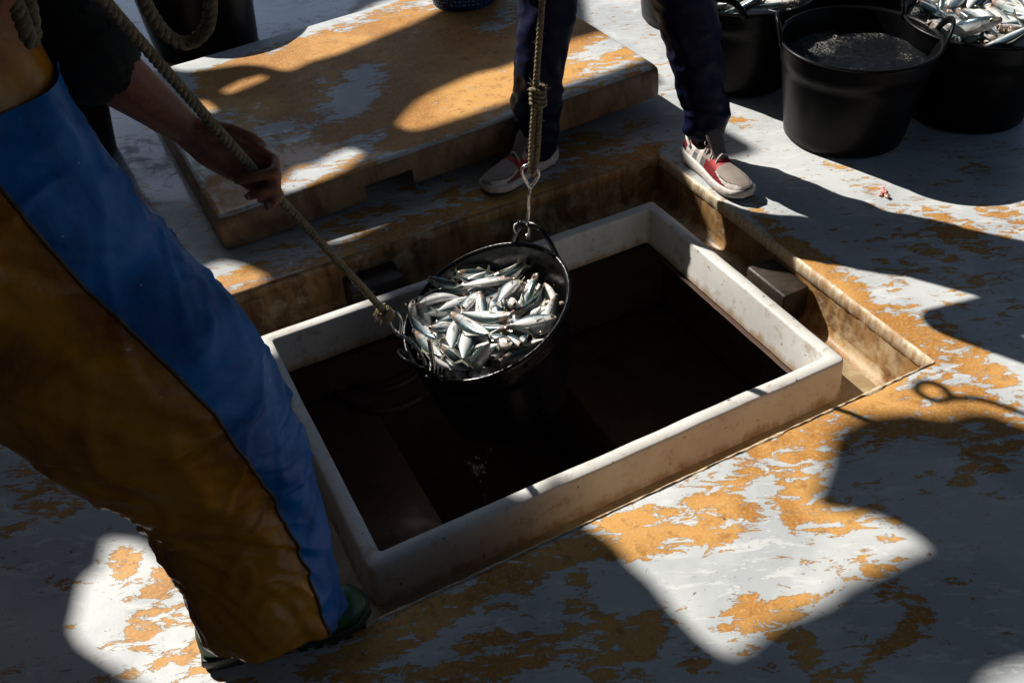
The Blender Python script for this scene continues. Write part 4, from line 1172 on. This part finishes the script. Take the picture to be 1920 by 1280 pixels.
# rope ring added out of frame only to cast its shadow on deck
for nm, (px, py), z0, lab in (('a', (1749, 734), 1.35, 'unseen rope ring added overhead to cast a ring shadow on the deck'),):
    g0 = gz(px, py); c0 = g0 - SUN_D * (z0 / -SUN_D.z)
    hr = tag(empty('shadow_rope', c0), lab, 'rope')
    ex = V((0.64, 0.77, 0)); r0 = 0.030
    ringp = [c0 + ex * (r0 * math.cos(a)) + V((0, 0, r0 * 1.1 * math.sin(a))) for a in [math.pi / 2 + 2 * math.pi * k / 30 for k in range(31)]]
    topn = ringp[-1]
    path = ringp + catmull([topn, topn + V((0.01, 0.01, 0.1)) + ex * .03, topn + V((0, 0, 0.5)) + ex * .02, V((topn.x, topn.y, 2.99))], 10)[1:]
    vv, ff = rope_geo(path, 0.010, 0.042, 30, 60, 0.008)
    mesh('rope', vv, ff, M['rope'], hr)
# ================================================================== SMALL THINGS
# blue basket on the cover
bc_ = gz(872, 2, 0.158); bc_.z = 0.163
bas = tag(empty('basket', bc_), 'blue woven plastic basket standing on the hatch cover', 'basket')
def bring(t): return 0.128 + 0.045 * t
parts = []
for k in range(15):
    t = k / 14; z = 0.004 + 0.22 * t
    N = 60
    parts.append(tube([bc_ + V((bring(t) * math.cos(2 * math.pi * i / N), bring(t) * math.sin(2 * math.pi * i / N), z + 0.0018 * (1 if (i + k) % 2 else -1))) for i in range(N + 1)], 0.0046 if k < 14 else 0.008, 6))
vv, ff = join_geo(parts)
mesh('hoop_weave', vv, ff, M['basket'], bas)
parts = []
for i in range(46):
    a = 2 * math.pi * i / 46
    parts.append(tube([bc_ + V((bring(t) * math.cos(a), bring(t) * math.sin(a), 0.004 + 0.22 * t)) for t in (0, .5, 1)], 0.0036, 6))
vv, ff = join_geo(parts)
mesh('upright_ribs', vv, ff, M['basket'], bas)
vv, ff = loft([[bc_ + V((r_ * math.cos(2 * math.pi * i / 48), r_ * math.sin(2 * math.pi * i / 48), z)) for i in range(48)] for r_, z in ((0.122, 0.001), (0.130, 0.004), (0.130, 0.016), (0.122, 0.018))], True, True)
mesh('base', vv, ff, M['basket'], bas)
# scrap of fish gut
gp = gz(1662, 364, 0.006); parts = []
for k in range(7):
    rn = random.Random(k + 3)
    c0 = gp + V((rn.gauss(0, 0.006), rn.gauss(0, 0.006), 0)); pts = [c0 + V((rn.gauss(0, 0.007), rn.gauss(0, 0.007), rn.uniform(-0.003, 0.003))) for _ in range(4)]
    parts.append(tube(catmull(pts, 6), [0.0016 + 0.0022 * math.sin(math.pi * i / 18) for i in range(19)], 8))
vv, ff = join_geo(parts)
tag(mesh('fish_scrap', vv, ff, M['gut']), 'small pink scrap of fish gut lying on the sunlit deck', 'fish scrap')
# a sliver of fish on the cover
sv_ = gz(826, 127, 0.137); parts = []
for k in range(3):
    q = sv_ + V((0.004 * k, -0.003 * k, 0.002 + 0.001 * k)); e = V((0.62, -0.75, 0.03)); n_ = V((0.75, 0.62, 0))
    parts.append(loft([[q + e * (0.034 * (t - .5)) + n_ * (0.004 * math.sin(math.pi * t) + 0.0004) * math.cos(a) + V((0, 0, 0.0016 * math.sin(a) + 0.003 * t)) for a in [2 * math.pi * m / 8 for m in range(8)]] for t in (0, .2, .4, .6, .8, 1)], True, True))
vv, ff = join_geo(parts)
tag(mesh('fish_sliver', vv, ff, M['shoe_silver']), 'small silvery sliver of fish lying on the shaded hatch cover', 'fish scrap')

# ================================================================== PEOPLE
def blob_body(name, chains, mats, parent, voxel=0.007, smooth_it=4):
    parts = []
    for ch in chains:
        for (p, r0), (q, r1) in zip(ch, ch[1:]):
            p, q = V(p), V(q); L = (q - p).length; n = max(2, int(L / (min(r0, r1) * 0.35)) + 1)
            path = [p.lerp(q, k / n) for k in range(n + 1)]
            rad = [r0 + (r1 - r0) * ss(0, 1, k / n) * 0.4 + (r1 - r0) * 0.6 * k / n for k in range(n + 1)]
            # round ends
            d = (q - p).normalized()
            P = [p - d * r0 * math.cos(a) for a in (0.02, 0.5, 1.0)] + path + [q + d * r1 * math.cos(a) for a in (1.0, 0.5, 0.02)]
            Rr = [r0 * math.sin(a) for a in (0.05, 0.5, 1.0)] + rad + [r1 * math.sin(a) for a in (1.0, 0.5, 0.05)]
            parts.append(tube(P, Rr, 14))
    vv, ff = join_geo(parts)
    o = mesh(name, vv, ff, mats, parent)
    md = o.modifiers.new('r', 'REMESH'); md.mode = 'VOXEL'; md.voxel_size = voxel; md.use_smooth_shade = True
    sm = o.modifiers.new('s', 'SMOOTH'); sm.iterations = smooth_it; sm.factor = 0.5
    dg = bpy.context.evaluated_depsgraph_get()
    me = bpy.data.meshes.new_from_object(o.evaluated_get(dg))
    o.modifiers.clear(); old = o.data; o.data = me; bpy.data.meshes.remove(old)
    if not me.materials:
        me.materials.append(mats)
    me.polygons.foreach_set('use_smooth', [True] * len(me.polygons))
    return o
def ring_loft(name, rings, mats, parent, midx=None):
    vv, ff = loft(rings)
    return mesh(name, vv, ff, mats, parent, midx=midx)

# ---- the fisherman
man = tag(empty('person', (-0.6, 1.15, 0)), 'fisherman in blue and orange oilskin trousers and black shirt pulling the rope', 'person')
TR = [  # height, right-hand silhouette x, y, width, seam angle
    (0.075, -0.345, 1.010, 0.236, 46), (0.10, -0.348, 1.018, 0.238, 47), (0.20, -0.362, 1.075, 0.252, 50), (0.28, -0.374, 1.120, 0.270, 53), (0.42, -0.380, 1.165, 0.305, 57),
    (0.54, -0.392, 1.182, 0.362, 59), (0.64, -0.424, 1.209, 0.41, 57), (0.74, -0.493, 1.246, 0.43, 56), (0.84, -0.557, 1.274, 0.43, 57), (0.95, -0.599, 1.290, 0.42, 60), (1.02, -0.628, 1.315, 0.40, 64), (1.075, -0.648, 1.340, 0.385, 68)]
def tr_at(z):
    return [interp([(r_[0], r_[k]) for r_ in TR], z) for k in range(1, 5)]
ER, ET = V((0.95, 0.31, 0)), V((0.31, -0.95, 0))       # across the view and towards the viewer
def oil_pt(z, th, extra=0.0):
    x, y, W, sd = tr_at(z)
    rx, ry = W * 0.5, W * 0.5 * (0.84 if z < .6 else 0.78)
    c = V((x, y, z)) - ER * rx
    n = ER * math.cos(th) + ET * math.sin(th)
    p = c + ER * (rx * math.cos(th)) + ET * (ry * math.sin(th))
    slant = z * 10 + 1.3 * math.cos(th) + 0.6 * math.sin(2 * th)
    f1 = 1 - abs(noise.noise(V((math.cos(th) * 1.1, math.sin(th) * 1.1, slant * 0.75)))) * 2.2
    f2 = 1 - abs(noise.noise(V((math.cos(th) * 1.6 + 4, math.sin(th) * 1.6, slant * 1.7)))) * 2.2
    f3 = noise.noise(V((math.cos(th) * 0.9 + 9, math.sin(th) * 0.9, z * 4)))
    f4 = 1 - abs(noise.noise(V((math.cos(th) * 3.5 + z * 7, math.sin(th) * 3.5, z * 5 + 3)))) * 2.2
    low = ss(0.42, 0.06, z)
    cr = max(0.0, 1 - abs(noise.noise(V((math.cos(th) * 1.3 + 2, math.sin(th) * 1.3, z * 8 - 1.2 * math.cos(th) + 6)))) * 7) ** 1.5
    cr2 = max(0.0, 1 - abs(noise.noise(V((math.cos(th) * 1.0 + 12, math.sin(th) * 1.0, z * 13 + 2.0 * math.cos(th))))) * 8) ** 1.5
    hemk = ss(0.06, 0.24, z)
    d = (0.3 + 0.7 * hemk) * (0.009 * f1 + 0.0045 * f2 + 0.013 * f3 + 0.006 * cr + 0.004 * cr2) + low * (0.004 * f2 + 0.003 * f4) + 0.004 * (1 - hemk) * math.sin(7 * th + 2)
    lift = (0.152 + 0.010 * math.sin(th) - 0.070 * max(0.0, math.cos(th)) ** 2) * ss(0.55, 0.07, z)
    return p + n * (d + extra) + V((0, 0, lift))
zs = [0.075 + (1.075 - 0.075) * k / 190 for k in range(191)]
def panel(a0, a1, n, extra=0.0):
    rings = []
    for zz, ex in ((0.15, -0.016), (0.10, -0.012), (0.078, -0.008)):
        sd = R(tr_at(0.08)[3]); rings.append([oil_pt(zz, (sd + a0) + (a1 - a0) * i / n, extra + ex) for i in range(n + 1)])
    for z in zs:
        sd = R(tr_at(z)[3])
        rings.append([oil_pt(z, (sd + a0) + (a1 - a0) * i / n, extra) for i in range(n + 1)])
    return loft(rings, closed=False)
oil = tag(empty('tmp'), None)
bpy.data.objects.remove(oil)
BLUE_SPAN = R(205)
vv, ff = panel(-BLUE_SPAN, 0, 70)
mesh('blue_trouser_panel', vv, [tuple(reversed(f)) for f in ff], M['blue_oil'], man)
hem_i = []
vv, ff = panel(0, 2 * math.pi - BLUE_SPAN, 56)
mesh('orange_trouser_panel', vv, [tuple(reversed(f)) for f in ff], [M['orange_oil'], M['hem']], man)
# welted seam
vv, ff = tube([oil_pt(z, R(tr_at(z)[3]), 0.0008) for z in zs], 0.0035, 6)
mesh('seam', vv, ff, M['seam'], man)
# bib above the waist
rings = []
for k in range(46):
    t = k / 45; z = 1.062 + 0.34 * t; row = []
    for i in range(73):
        th = 2 * math.pi * i / 72
        c = V((-0.648, 1.340, 0)) - ER * 0.19 + V((-0.07 * t, 0.07 * t, z))
        rx, ry = 0.197 - 0.012 * t, 0.155 - 0.01 * t
        n = ER * math.cos(th) + ET * math.sin(th)
        row.append(c + ER * (rx * math.cos(th)) + ET * (ry * math.sin(th)) + n * (0.006 * noise.noise(V((math.cos(th) * 1.5, math.sin(th) * 1.5, z * 7)))))
    rings.append(row)
vv, ff = loft(rings, closed=False)
mesh('orange_bib', vv, [tuple(reversed(f)) for f in ff], M['orange_oil'], man)
# second leg, out of frame, braced behind
LEG2 = [((-0.93, 1.22, 0.86), 0.15), ((-1.06, 1.14, 0.62), 0.125), ((-1.17, 1.06, 0.40), 0.115), ((-1.28, 1.00, 0.16), 0.115), ((-1.30, 0.99, 0.08), 0.115)]
blob_body('orange_trouser_leg', [LEG2], M['orange_oil'], man, 0.012, 3)

def foot_frame(heel, toe):
    h, t = V(heel), V(toe); L = (t - h).length; f = (t - h).normalized(); s = V((f.y, -f.x, 0))
    return h, f, s, L
def boot(heel, toe, parent):
    h, f, s, L = foot_frame(heel, toe)
    wt = [(0, .030), (.06, .038), (.2, .040), (.4, .040), (.6, .050), (.78, .054), (.92, .044), (1.0, .014)]
    ht = [(0, .09), (.06, .12), (.3, .15), (.38, .14), (.48, .115), (.6, .100), (.78, .075), (.92, .058), (1.0, .034)]
    rings = []
    for k in range(41):
        t = k / 40; w, hh = interp(wt, t), interp(ht, t); row = []
        for i in range(21):
            a = math.pi * i / 20; cx = math.cos(a); sz = math.sin(a) ** 0.75
            row.append(h + f * (t * L) + s * (w * math.copysign(abs(cx) ** 0.7, cx)) + V((0, 0, 0.022 + (hh - 0.022) * sz)))
        rings.append(row)
    vv, ff = loft(rings, False, False, closed=False)
    n = len(vv)
    ff.append(tuple(range(20, -1, -1))); ff.append(tuple(n - 21 + i for i in range(21)))
    parent = mesh('boot', vv, ff, M['boot'], parent)
    parts = []
    out = []
    for k in range(25):
        t = k / 24; w = interp(wt, t) + 0.007
        out.append((t, w))
    loop_ = [h + f * (t * L * 1.02 - 0.004) + s * w for t, w in out] + [h + f * (t * L * 1.02 - 0.004) - s * w for t, w in reversed(out)]
    parts.append(loft([[p + V((0, 0, z)) + (p - (h + f * L * .5)).normalized() * dr for p in loop_] for z, dr in ((0.012, -0.002), (0.014, 0.001), (0.024, 0.002), (0.031, 0.0), (0.034, -0.004))], True, True))
    for k in range(12):       # cleats
        t = (0.02 + 0.30 * k / 5) if k < 6 else (0.48 + 0.46 * (k - 6) / 5)
        w = interp(wt, t) + 0.005; c = h + f * (t * L)
        parts.append(box(c.x, c.y, 0.0075, 0.016, 2 * w, 0.014, math.atan2(f.y, f.x)))
    vv, ff = join_geo(parts)
    mesh('sole', vv, ff, M['boot_sole'], parent, smooth=False)
boot(gz(388, 1226), gz(692, 1142), man)
boot((-1.38, 0.92, 0), (-1.16, 1.10, 0), man)

# body: head, torso, both arms with hands, legs
HD_ = 1.745
def hp_(x, y, d=0.0): return at(x, y, HD_ + d)
wrist = hp_(350, 243, 0.018)
sh_l = V((-0.80, 1.60, 1.39)); elb_l = at(160, 98, 1.70)
def finger(pts, r0, r1): return [(p, r0 + (r1 - r0) * k / (len(pts) - 1)) for k, p in enumerate(pts)]
hand_l = [
    [(wrist, 0.030), (hp_(398, 268, .028), 0.024), (hp_(474, 276, .022), 0.0125)],
    [(wrist, 0.030), (hp_(398, 276, .030), 0.024), (hp_(464, 294, .026), 0.0125)],
    [(wrist, 0.030), (hp_(393, 284, .028), 0.024), (hp_(450, 312, .028), 0.0125)],
    [(wrist, 0.030), (hp_(386, 288, .022), 0.022), (hp_(432, 326, .022), 0.0125)],
    finger([hp_(474, 276, .022), hp_(514, 300, .018), hp_(516, 322, -.016), hp_(478, 332, -.026), hp_(444, 338, -.020)], 0.0115, 0.0086),
    finger([hp_(464, 294, .026), hp_(518, 326, .020), hp_(516, 350, -.012), hp_(490, 362, -.020), hp_(466, 368, -.016)], 0.0115, 0.0085),
    finger([hp_(450, 312, .028), hp_(512, 348, .024), hp_(524, 366, -.004), hp_(512, 380, -.012), hp_(503, 388, -.010)], 0.0108, 0.0080),
    finger([hp_(432, 326, .022), hp_(472, 352, .026), hp_(492, 366, .014), hp_(488, 376, .0)], 0.0098, 0.0074),
    [(wrist, 0.026), (hp_(392, 246, .006), 0.021), (hp_(432, 246, -.004), 0.0150), (hp_(468, 258, -.012), 0.0118), (hp_(491, 271, -.012), 0.0092)],
]
hand_r_c = at(150, -245, 1.25)
chest, pelvis = V((-0.87, 1.42, 1.30)), V((-0.80, 1.30, 0.98))
neck, head = V((-0.87, 1.47, 1.50)), V((-0.83, 1.49, 1.63))
sh_r, elb_r = V((-0.82, 1.24, 1.38)), V((-0.66, 1.06, 1.22))
lookd = V((0.75, 0.45, -0.45)).normalized()
body_ch = [
    [(pelvis, 0.135), (chest - V((0, 0, .12)), 0.135), (chest, 0.14), (neck, 0.062), (head - V((0, 0, .03)), 0.06)],
    [(head + V((0, 0, -.035)) + lookd * .02, 0.062), (head + V((0, 0, .03)), 0.082), (head + V((0, 0, .05)) - lookd * .03, 0.08)],
    [(head + lookd * 0.085 + V((0, 0, 0.01)), 0.010), (head + lookd * 0.102 - V((0, 0, 0.012)), 0.013)],
    [(head + lookd * 0.05 - V((0, 0, 0.075)), 0.03), (head + lookd * 0.02 - V((0, 0, 0.05)), 0.045)],
    [(chest + V((0, 0, .10)), 0.09), (sh_l, 0.062)], [(chest + V((0, 0, .10)), 0.09), (sh_r, 0.062)],
    [(sh_l, 0.060), (sh_l.lerp(elb_l, .5), 0.052), (elb_l, 0.044), (elb_l.lerp(wrist, 0.3), 0.049), (elb_l.lerp(wrist, 0.75), 0.037), (wrist, 0.029)],
    [(sh_r, 0.060), (elb_r, 0.046), (hand_r_c, 0.03)],
    [(pelvis + V((0.06, -0.02, -.06)), 0.11), (V((-0.56, 1.14, 0.5)), 0.07), (V((-0.48, 1.02, 0.10)), 0.045)],
    [(pelvis + V((-0.06, -0.04, -.06)), 0.11), (V((-1.10, 1.10, 0.5)), 0.07), (V((-1.30, 0.99, 0.10)), 0.045)],
] + hand_l
for k in range(4):
    a = hand_r_c + V((0.02, -0.01, 0.02 * (k - 1.5)))
    body_ch.append([(hand_r_c, 0.026), (a + V((0.05, 0.01, 0.0)), 0.010), (a + V((0.06, 0.04, 0.0)), 0.009), (a + V((0.03, 0.05, 0.0)), 0.008)])
body_ch.append([(hand_r_c, 0.024), (hand_r_c + V((0.02, 0.03, 0.04)), 0.012), (hand_r_c + V((0.05, 0.04, 0.035)), 0.009)])
man_body = blob_body('body', body_ch, M['skin'], man, 0.0052, 3)
# nails on the visible thumb and fingers
for (x, y, d, ang) in ((487, 269, -.0215, 25), (466, 368, -.0235, 140), (505, 384, -.018, 120)):
    c = hp_(x, y, d); n = (CP - c).normalized(); t_ = (CR * math.cos(R(ang)) - CU * math.sin(R(ang))); b_ = n.cross(t_).normalized(); t_ = b_.cross(n)
    vv = [c + n * 0.0018]; ff = []
    for i in range(14):
        a = 2 * math.pi * i / 14
        vv.append(c + t_ * (0.0058 * math.cos(a)) + b_ * (0.0046 * math.sin(a)) - n * 0.001)
    ff = [(0, 1 + i, 1 + (i + 1) % 14) for i in range(14)]
    mesh('fingernail', vv, ff, M['nail'], man_body)
slv_end = elb_l.lerp(wrist, 0.06)
shirt = blob_body('black_shirt', [[(pelvis + V((0, 0, .02)), 0.150), (chest - V((0, 0, .1)), 0.152), (chest, 0.158), (chest + V((0, 0, .13)), 0.095)],
    [(chest + V((0, 0, .10)), 0.10), (sh_l, 0.078), (sh_l.lerp(elb_l, 0.55), 0.074), (slv_end, 0.064)],
    [(chest + V((0, 0, .10)), 0.10), (sh_r, 0.078), (sh_r.lerp(elb_r, 0.8), 0.068)]], M['shirt'], man, 0.009, 4)
for v_ in shirt.data.vertices:
    p = v_.co; v_.co = p + v_.normal * (0.012 * (1 - abs(noise.noise(p * 9)) * 2) + 0.005 * (1 - abs(noise.noise(p * 22)) * 2))
blob_body('hair', [[(head + V((0, 0, .035)) - lookd * .025, 0.088), (head + V((0, 0, .06)) - lookd * .01, 0.084)], [(head - lookd * .06 - V((0, 0, .02)), 0.055), (head - lookd * .05 + V((0, 0, .03)), 0.075)]], M['hair'], man, 0.009, 2)

# ---- the person standing beyond the hatch
per2 = tag(empty('person', (0.40, 2.75, 0)), 'person in navy track trousers and red and grey trainers standing astride beyond the hatch', 'person')
LL = [(1040, 976, 285), (1043, 971, 262), (1046, 969, 235), (1047, 966, 214), (1052, 957, 202), (1054, 956, 190), (1052, 964, 176), (1056, 966, 155), (1060, 966, 130), (1063, 968, 100), (1074, 971, 62), (1080, 973, 30), (1079, 975, 0), (1084, 978, -40)]
RL = [(1344, 1300, 285), (1349, 1293, 262), (1353, 1284, 245), (1361, 1283, 225), (1366, 1284, 205), (1362, 1276, 185), (1358, 1270, 160), (1354, 1262, 130), (1351, 1254, 100), (1349, 1242, 62), (1345, 1232, 30), (1340, 1222, 0), (1335, 1208, -40)]
def leg_rings(tab, Y, hip, hr):
    keys = []
    for (xr, xl, y) in tab:
        a, b = gy(xl, y, Y), gy(xr, y, Y); keys.append(((a + b) / 2, (b - a).length / 2))
    z1 = keys[-1][0].z
    for t in (0.35, 0.7, 1.0):
        keys.append((keys[len(tab) - 1][0].lerp(V(hip), t), keys[len(tab) - 1][1] * (1 - t) + hr * t))
    rings = []
    steps = 9
    cs = catmull([k[0] for k in keys], steps); n = len(cs)
    for i, c in enumerate(cs):
        j = min(len(keys) - 2, i // steps); t = i / steps - j
        r_ = keys[j][1] * (1 - t) + keys[j + 1][1] * t
        row = []
        for q in range(56):
            a = 2 * math.pi * q / 56; e = V((math.cos(a), math.sin(a), 0))
            sl = c.z * 22 + 1.2 * math.sin(a + 0.6)
            f1 = 1 - abs(noise.noise(V((math.cos(a) * 0.9 + c.x * 3, math.sin(a) * 0.9, sl * 0.55)))) * 2.4
            f2 = 1 - abs(noise.noise(V((math.cos(a) * 1.7 + 7, math.sin(a) * 1.7 + c.x, sl * 1.1)))) * 2.4
            row.append(c + V((e.x * r_, e.y * r_ * 1.12, 0)) + e * (0.0075 * f1 + 0.004 * f2 - 0.003))
        rings.append(row)
    return rings
hip_l, hip_r = (0.30, 2.87, 0.88), (0.46, 2.86, 0.88)
for tab, Y, hip in ((LL, 2.805, hip_l), (RL, 2.755, hip_r)):
    rings = leg_rings(tab, Y, hip, 0.115)
    inner = [[p + ((rings[0][(i + 28) % 56] - p) * 0.06) + V((0, 0, 0.02)) for i, p in enumerate(rings[0])]]
    vv, ff = loft(inner + rings, True, True)
    mesh('trouser_leg', vv, ff, M['navy'], per2)
def ank(tab, Y): return (gy(tab[0][0], tab[0][2], Y) + gy(tab[0][1], tab[0][2], Y)) / 2
al, ar = ank(LL, 2.805), ank(RL, 2.755)
neck2 = V((0.42, 2.952, 1.42)); head2 = V((0.41, 2.82, 1.6)); l2 = V((-0.2, -0.85, -0.4)).normalized()
blob_body('body', [
    [(V((0.38, 2.872, 0.92)), 0.13), (V((0.39, 2.926, 1.2)), 0.13), (V((0.4, 2.94, 1.32)), 0.12), (neck2, 0.06), (head2 - V((0, 0, .04)), 0.055)],
    [(head2 + V((0, 0, -.035)) + l2 * .02, 0.06), (head2 + V((0, 0, .03)), 0.082), (head2 + V((0, 0, .05)) - l2 * .03, 0.08)],
    [(head2 + l2 * 0.085, 0.010), (head2 + l2 * 0.10 - V((0, 0, 0.02)), 0.013)],
    [(V((0.3, 2.87, 0.9)), 0.09), (V((0.18, 2.813, 0.5)), 0.055), (al + V((0, 0, .03)), 0.04), (al - V((0, 0, .06)), 0.036)],
    [(V((0.46, 2.86, 0.9)), 0.09), (V((0.58, 2.773, 0.5)), 0.055), (ar + V((0, 0, .03)), 0.04), (ar - V((0, 0, .06)), 0.036)],
    [(V((0.22, 2.945, 1.36)), 0.055), (V((0.14, 2.706, 1.12)), 0.042), (V((0.28, 2.555, 1.25)), 0.03), (V((0.31, 2.508, 1.29)), 0.03)],
    [(V((0.58, 2.945, 1.36)), 0.055), (V((0.66, 2.706, 1.12)), 0.042), (V((0.48, 2.572, 1.2)), 0.03), (V((0.44, 2.514, 1.24)), 0.03)],
], M['skin'], per2, 0.009, 3)
blob_body('dark_jacket', [
    [(V((0.38, 2.87, 0.9)), 0.155), (V((0.39, 2.926, 1.2)), 0.165), (V((0.4, 2.942, 1.33)), 0.15), (V((0.41, 2.952, 1.42)), 0.08)],
    [(V((0.4, 2.945, 1.36)), 0.09), (V((0.22, 2.945, 1.36)), 0.075), (V((0.14, 2.706, 1.12)), 0.062), (V((0.27, 2.574, 1.24)), 0.046)],
    [(V((0.4, 2.945, 1.36)), 0.09), (V((0.58, 2.945, 1.36)), 0.075), (V((0.66, 2.706, 1.12)), 0.062), (V((0.49, 2.591, 1.19)), 0.046)]], M['shirt'], per2, 0.011, 4)
blob_body('hair', [[(head2 + V((0, 0, .035)) - l2 * .03, 0.088), (head2 + V((0, 0, .06)) - l2 * .01, 0.083)]], M['hair'], per2, 0.01, 2)

# trainers
def trainer(heel, toe, side, parent):
    h, f, s, L = foot_frame(heel, toe); s = s * side      # s points to the outer side
    wt = [(0, .024), (.03, .034), (.12, .042), (.3, .041), (.45, .042), (.62, .050), (.76, .052), (.88, .047), (.95, .037), (1.0, .018)]
    mt = [(0, .052), (.1, .049), (.3, .042), (.5, .036), (.7, .034), (.9, .037), (1.0, .046)]      # top of midsole
    ut = [(0, .088), (.05, .094), (.14, .082), (.28, .084), (.36, .096), (.48, .088), (.6, .080), (.72, .070), (.85, .063), (.94, .055), (1.0, .046)]
    N = 36; K = 60; rings = []; mi = []
    names = ['shoe_mesh', 'shoe_white', 'shoe_red', 'shoe_dred', 'shoe_silver', 'shoe_grey', 'shoe_black']
    def upt(t, i, k=None):
        w, zm, zu = interp(wt, t) * 0.96, interp(mt, t), interp(ut, t)
        a = math.pi * i / N; cx = math.cos(a); sz = math.sin(a)
        top_w = 0.86 if t > 0.62 else 0.74
        yy = w * math.copysign(abs(cx) ** 0.62, cx) * (1 - (1 - top_w) * sz)
        return h + f * (t * L) + s * yy + V((0, 0, zm - 0.006 + (zu - zm + 0.006) * sz ** 0.8))
    for k in range(K + 1):
        t = k / K
        rings.append([upt(t, i) for i in range(N + 1)])
    vv, ff = loft(rings, closed=False)
    for k in range(K):
        for i in range(N):
            t = (k + .5) / K; v = (i + .5) / N; e = min(v, 1 - v) * 2     # e: 0 at the sole, 1 on top
            m = 0
            if t > 0.64:
                m = 0
                edge = 0.40 + 0.42 * ss(0.82, 1.0, t)
                if e < edge: m = 1
                if e < edge and abs(e - edge) < 0.05 and t > .7: m = 6
                if t > 0.965: m = 5
                if 0.62 < t < 0.9 and e < 0.36 - (t - 0.62) * 1.15: m = 3
            elif t > 0.49: m = 2 if e > 0.40 else 3
            elif t > 0.24:
                m = 4 if e < 0.34 else (0 if e < 0.62 else 5)
                if 0.30 < t < 0.36 and e < 0.62: m = 1
                if t > 0.44 and e < 0.40: m = 3
            elif t > 0.12: m = 1 if e < 0.55 else 2
            else: m = 1 if e > 0.5 else (3 if e > 0.18 else 6)
            mi.append(m)
    n = len(vv)
    ff.append(tuple(range(N, -1, -1))); mi.append(3); ff.append(tuple(n - N - 1 + i for i in range(N + 1))); mi.append(5)
    parent = mesh('trainer', vv, ff, [M[q] for q in names], parent, midx=mi)
    ring_o = [(k / 40, interp(wt, k / 40)) for k in range(41)]
    def sole_ring(zf, dr):
        A = [h + f * (t * L) + s * (w + dr) + V((0, 0, zf(t))) for t, w in ring_o]
        B = [h + f * (t * L) - s * (w + dr) + V((0, 0, zf(t))) for t, w in reversed(ring_o)]
        return A + B
    spring = lambda t: 0.010 * ss(0.78, 1.0, t) + 0.004 * ss(0.12, 0.0, t)
    vv, ff = loft([sole_ring(lambda t: spring(t) + 0.006, 0.000), sole_ring(lambda t: spring(t) + 0.010, 0.004), sole_ring(lambda t: (spring(t) + 0.01) * .5 + interp(mt, t) * .5, 0.0065), sole_ring(lambda t: interp(mt, t) - 0.004, 0.004), sole_ring(lambda t: interp(mt, t), 0.0)], True, True)
    mesh('midsole', vv, ff, M['shoe_white'], parent)
    vv, ff = loft([sole_ring(lambda t: spring(t) + 0.0005, -0.002), sole_ring(lambda t: spring(t) + 0.007, 0.002)], True, True)
    mesh('outsole', vv, ff, M['shoe_black'], parent)
    # tongue
    rings = []
    for k in range(13):
        t = k / 12
        c = h + f * (L * (0.57 - 0.17 * t - 0.03 * t * t)) + V((0, 0, 0.074 + 0.082 * t))
        wd = 0.022 + 0.010 * ss(0, 1, t) - 0.006 * ss(0.8, 1.0, t); nn = (f * 0.55 + V((0, 0, 0.83))).normalized()
        rings.append([c + s * (wd * math.cos(a)) + nn * (0.0065 * math.sin(a) + 0.004 * math.cos(a) ** 2 * -1) for a in [2 * math.pi * i / 16 for i in range(16)]])
    vv, ff = loft(rings, True, True)
    mesh('tongue', vv, ff, M['shoe_grey'], parent)
    tp_ = h + f * (L * 0.392) + V((0, 0, 0.145)); nn = (f * 0.62 + V((0, 0, 0.78))).normalized(); tu = s.cross(nn)
    lab = [tp_ + s * (0.013 * a) + tu * (0.010 * b) + nn * 0.0055 for a, b in ((-1, -1), (1, -1), (1, 1), (-1, 1))]
    mesh('tongue_label', lab, [(0, 1, 2, 3)], M['shoe_black'], parent, smooth=False)
    vv, ff = tube([tp_ + s * (0.0055 * math.cos(a)) + tu * (0.0055 * math.sin(a)) + nn * 0.0064 for a in [2 * math.pi * i / 16 for i in range(15)]], 0.0010, 5)
    mesh('tongue_emblem', vv, ff, M['lace'], parent)
    parts = []
    for k in range(5):
        t = 0.36 + 0.048 * k; zt = interp(ut, t) + 0.006
        a_, b_ = (t, t + 0.018) if k % 2 else (t + 0.018, t)
        P = [h + f * (a_ * L) + s * 0.026 + V((0, 0, zt - 0.020)), h + f * (a_ * L) + s * 0.017 + V((0, 0, zt - 0.002)), h + f * ((a_ + b_) / 2 * L) + V((0, 0, zt + 0.007)), h + f * (b_ * L) - s * 0.017 + V((0, 0, zt - 0.002)), h + f * (b_ * L) - s * 0.026 + V((0, 0, zt - 0.020))]
        parts.append(tube(catmull(P, 6), 0.0034, 6))
    kn = h + f * (0.36 * L) + V((0, 0, interp(ut, .36) + 0.016))
    for sg in (-1, 1):
        parts.append(tube(catmull([kn, kn + s * sg * 0.018 + V((0, 0, 0.012)), kn + s * sg * 0.030 + f * 0.010, kn + s * sg * 0.016 + f * 0.016 - V((0, 0, .006)), kn], 6), 0.0016, 6))
        parts.append(tube(catmull([kn, kn + s * sg * 0.014 + f * 0.02 - V((0, 0, .004)), kn + s * sg * 0.026 + f * 0.045 - V((0, 0, .02))], 6), 0.0016, 6))
    vv, ff = join_geo(parts)
    mesh('laces', vv, ff, M['lace'], parent)
    c = h + f * (0.02 * L)
    vv, ff = tube(catmull([upt(0.16, 6) + V((0, 0, .004)), upt(0.05, 9) + V((0, 0, .004)), upt(0.0, 18) + V((0, 0, .004)), upt(0.05, 27) + V((0, 0, .004)), upt(0.16, 30) + V((0, 0, .004))], 6), 0.005, 8)
    mesh('collar', vv, ff, M['shoe_white'], parent)
trainer(gz(1036, 296), gz(910, 366), -1, per2)
trainer(gz(1290, 292), gz(1400, 378), 1, per2)
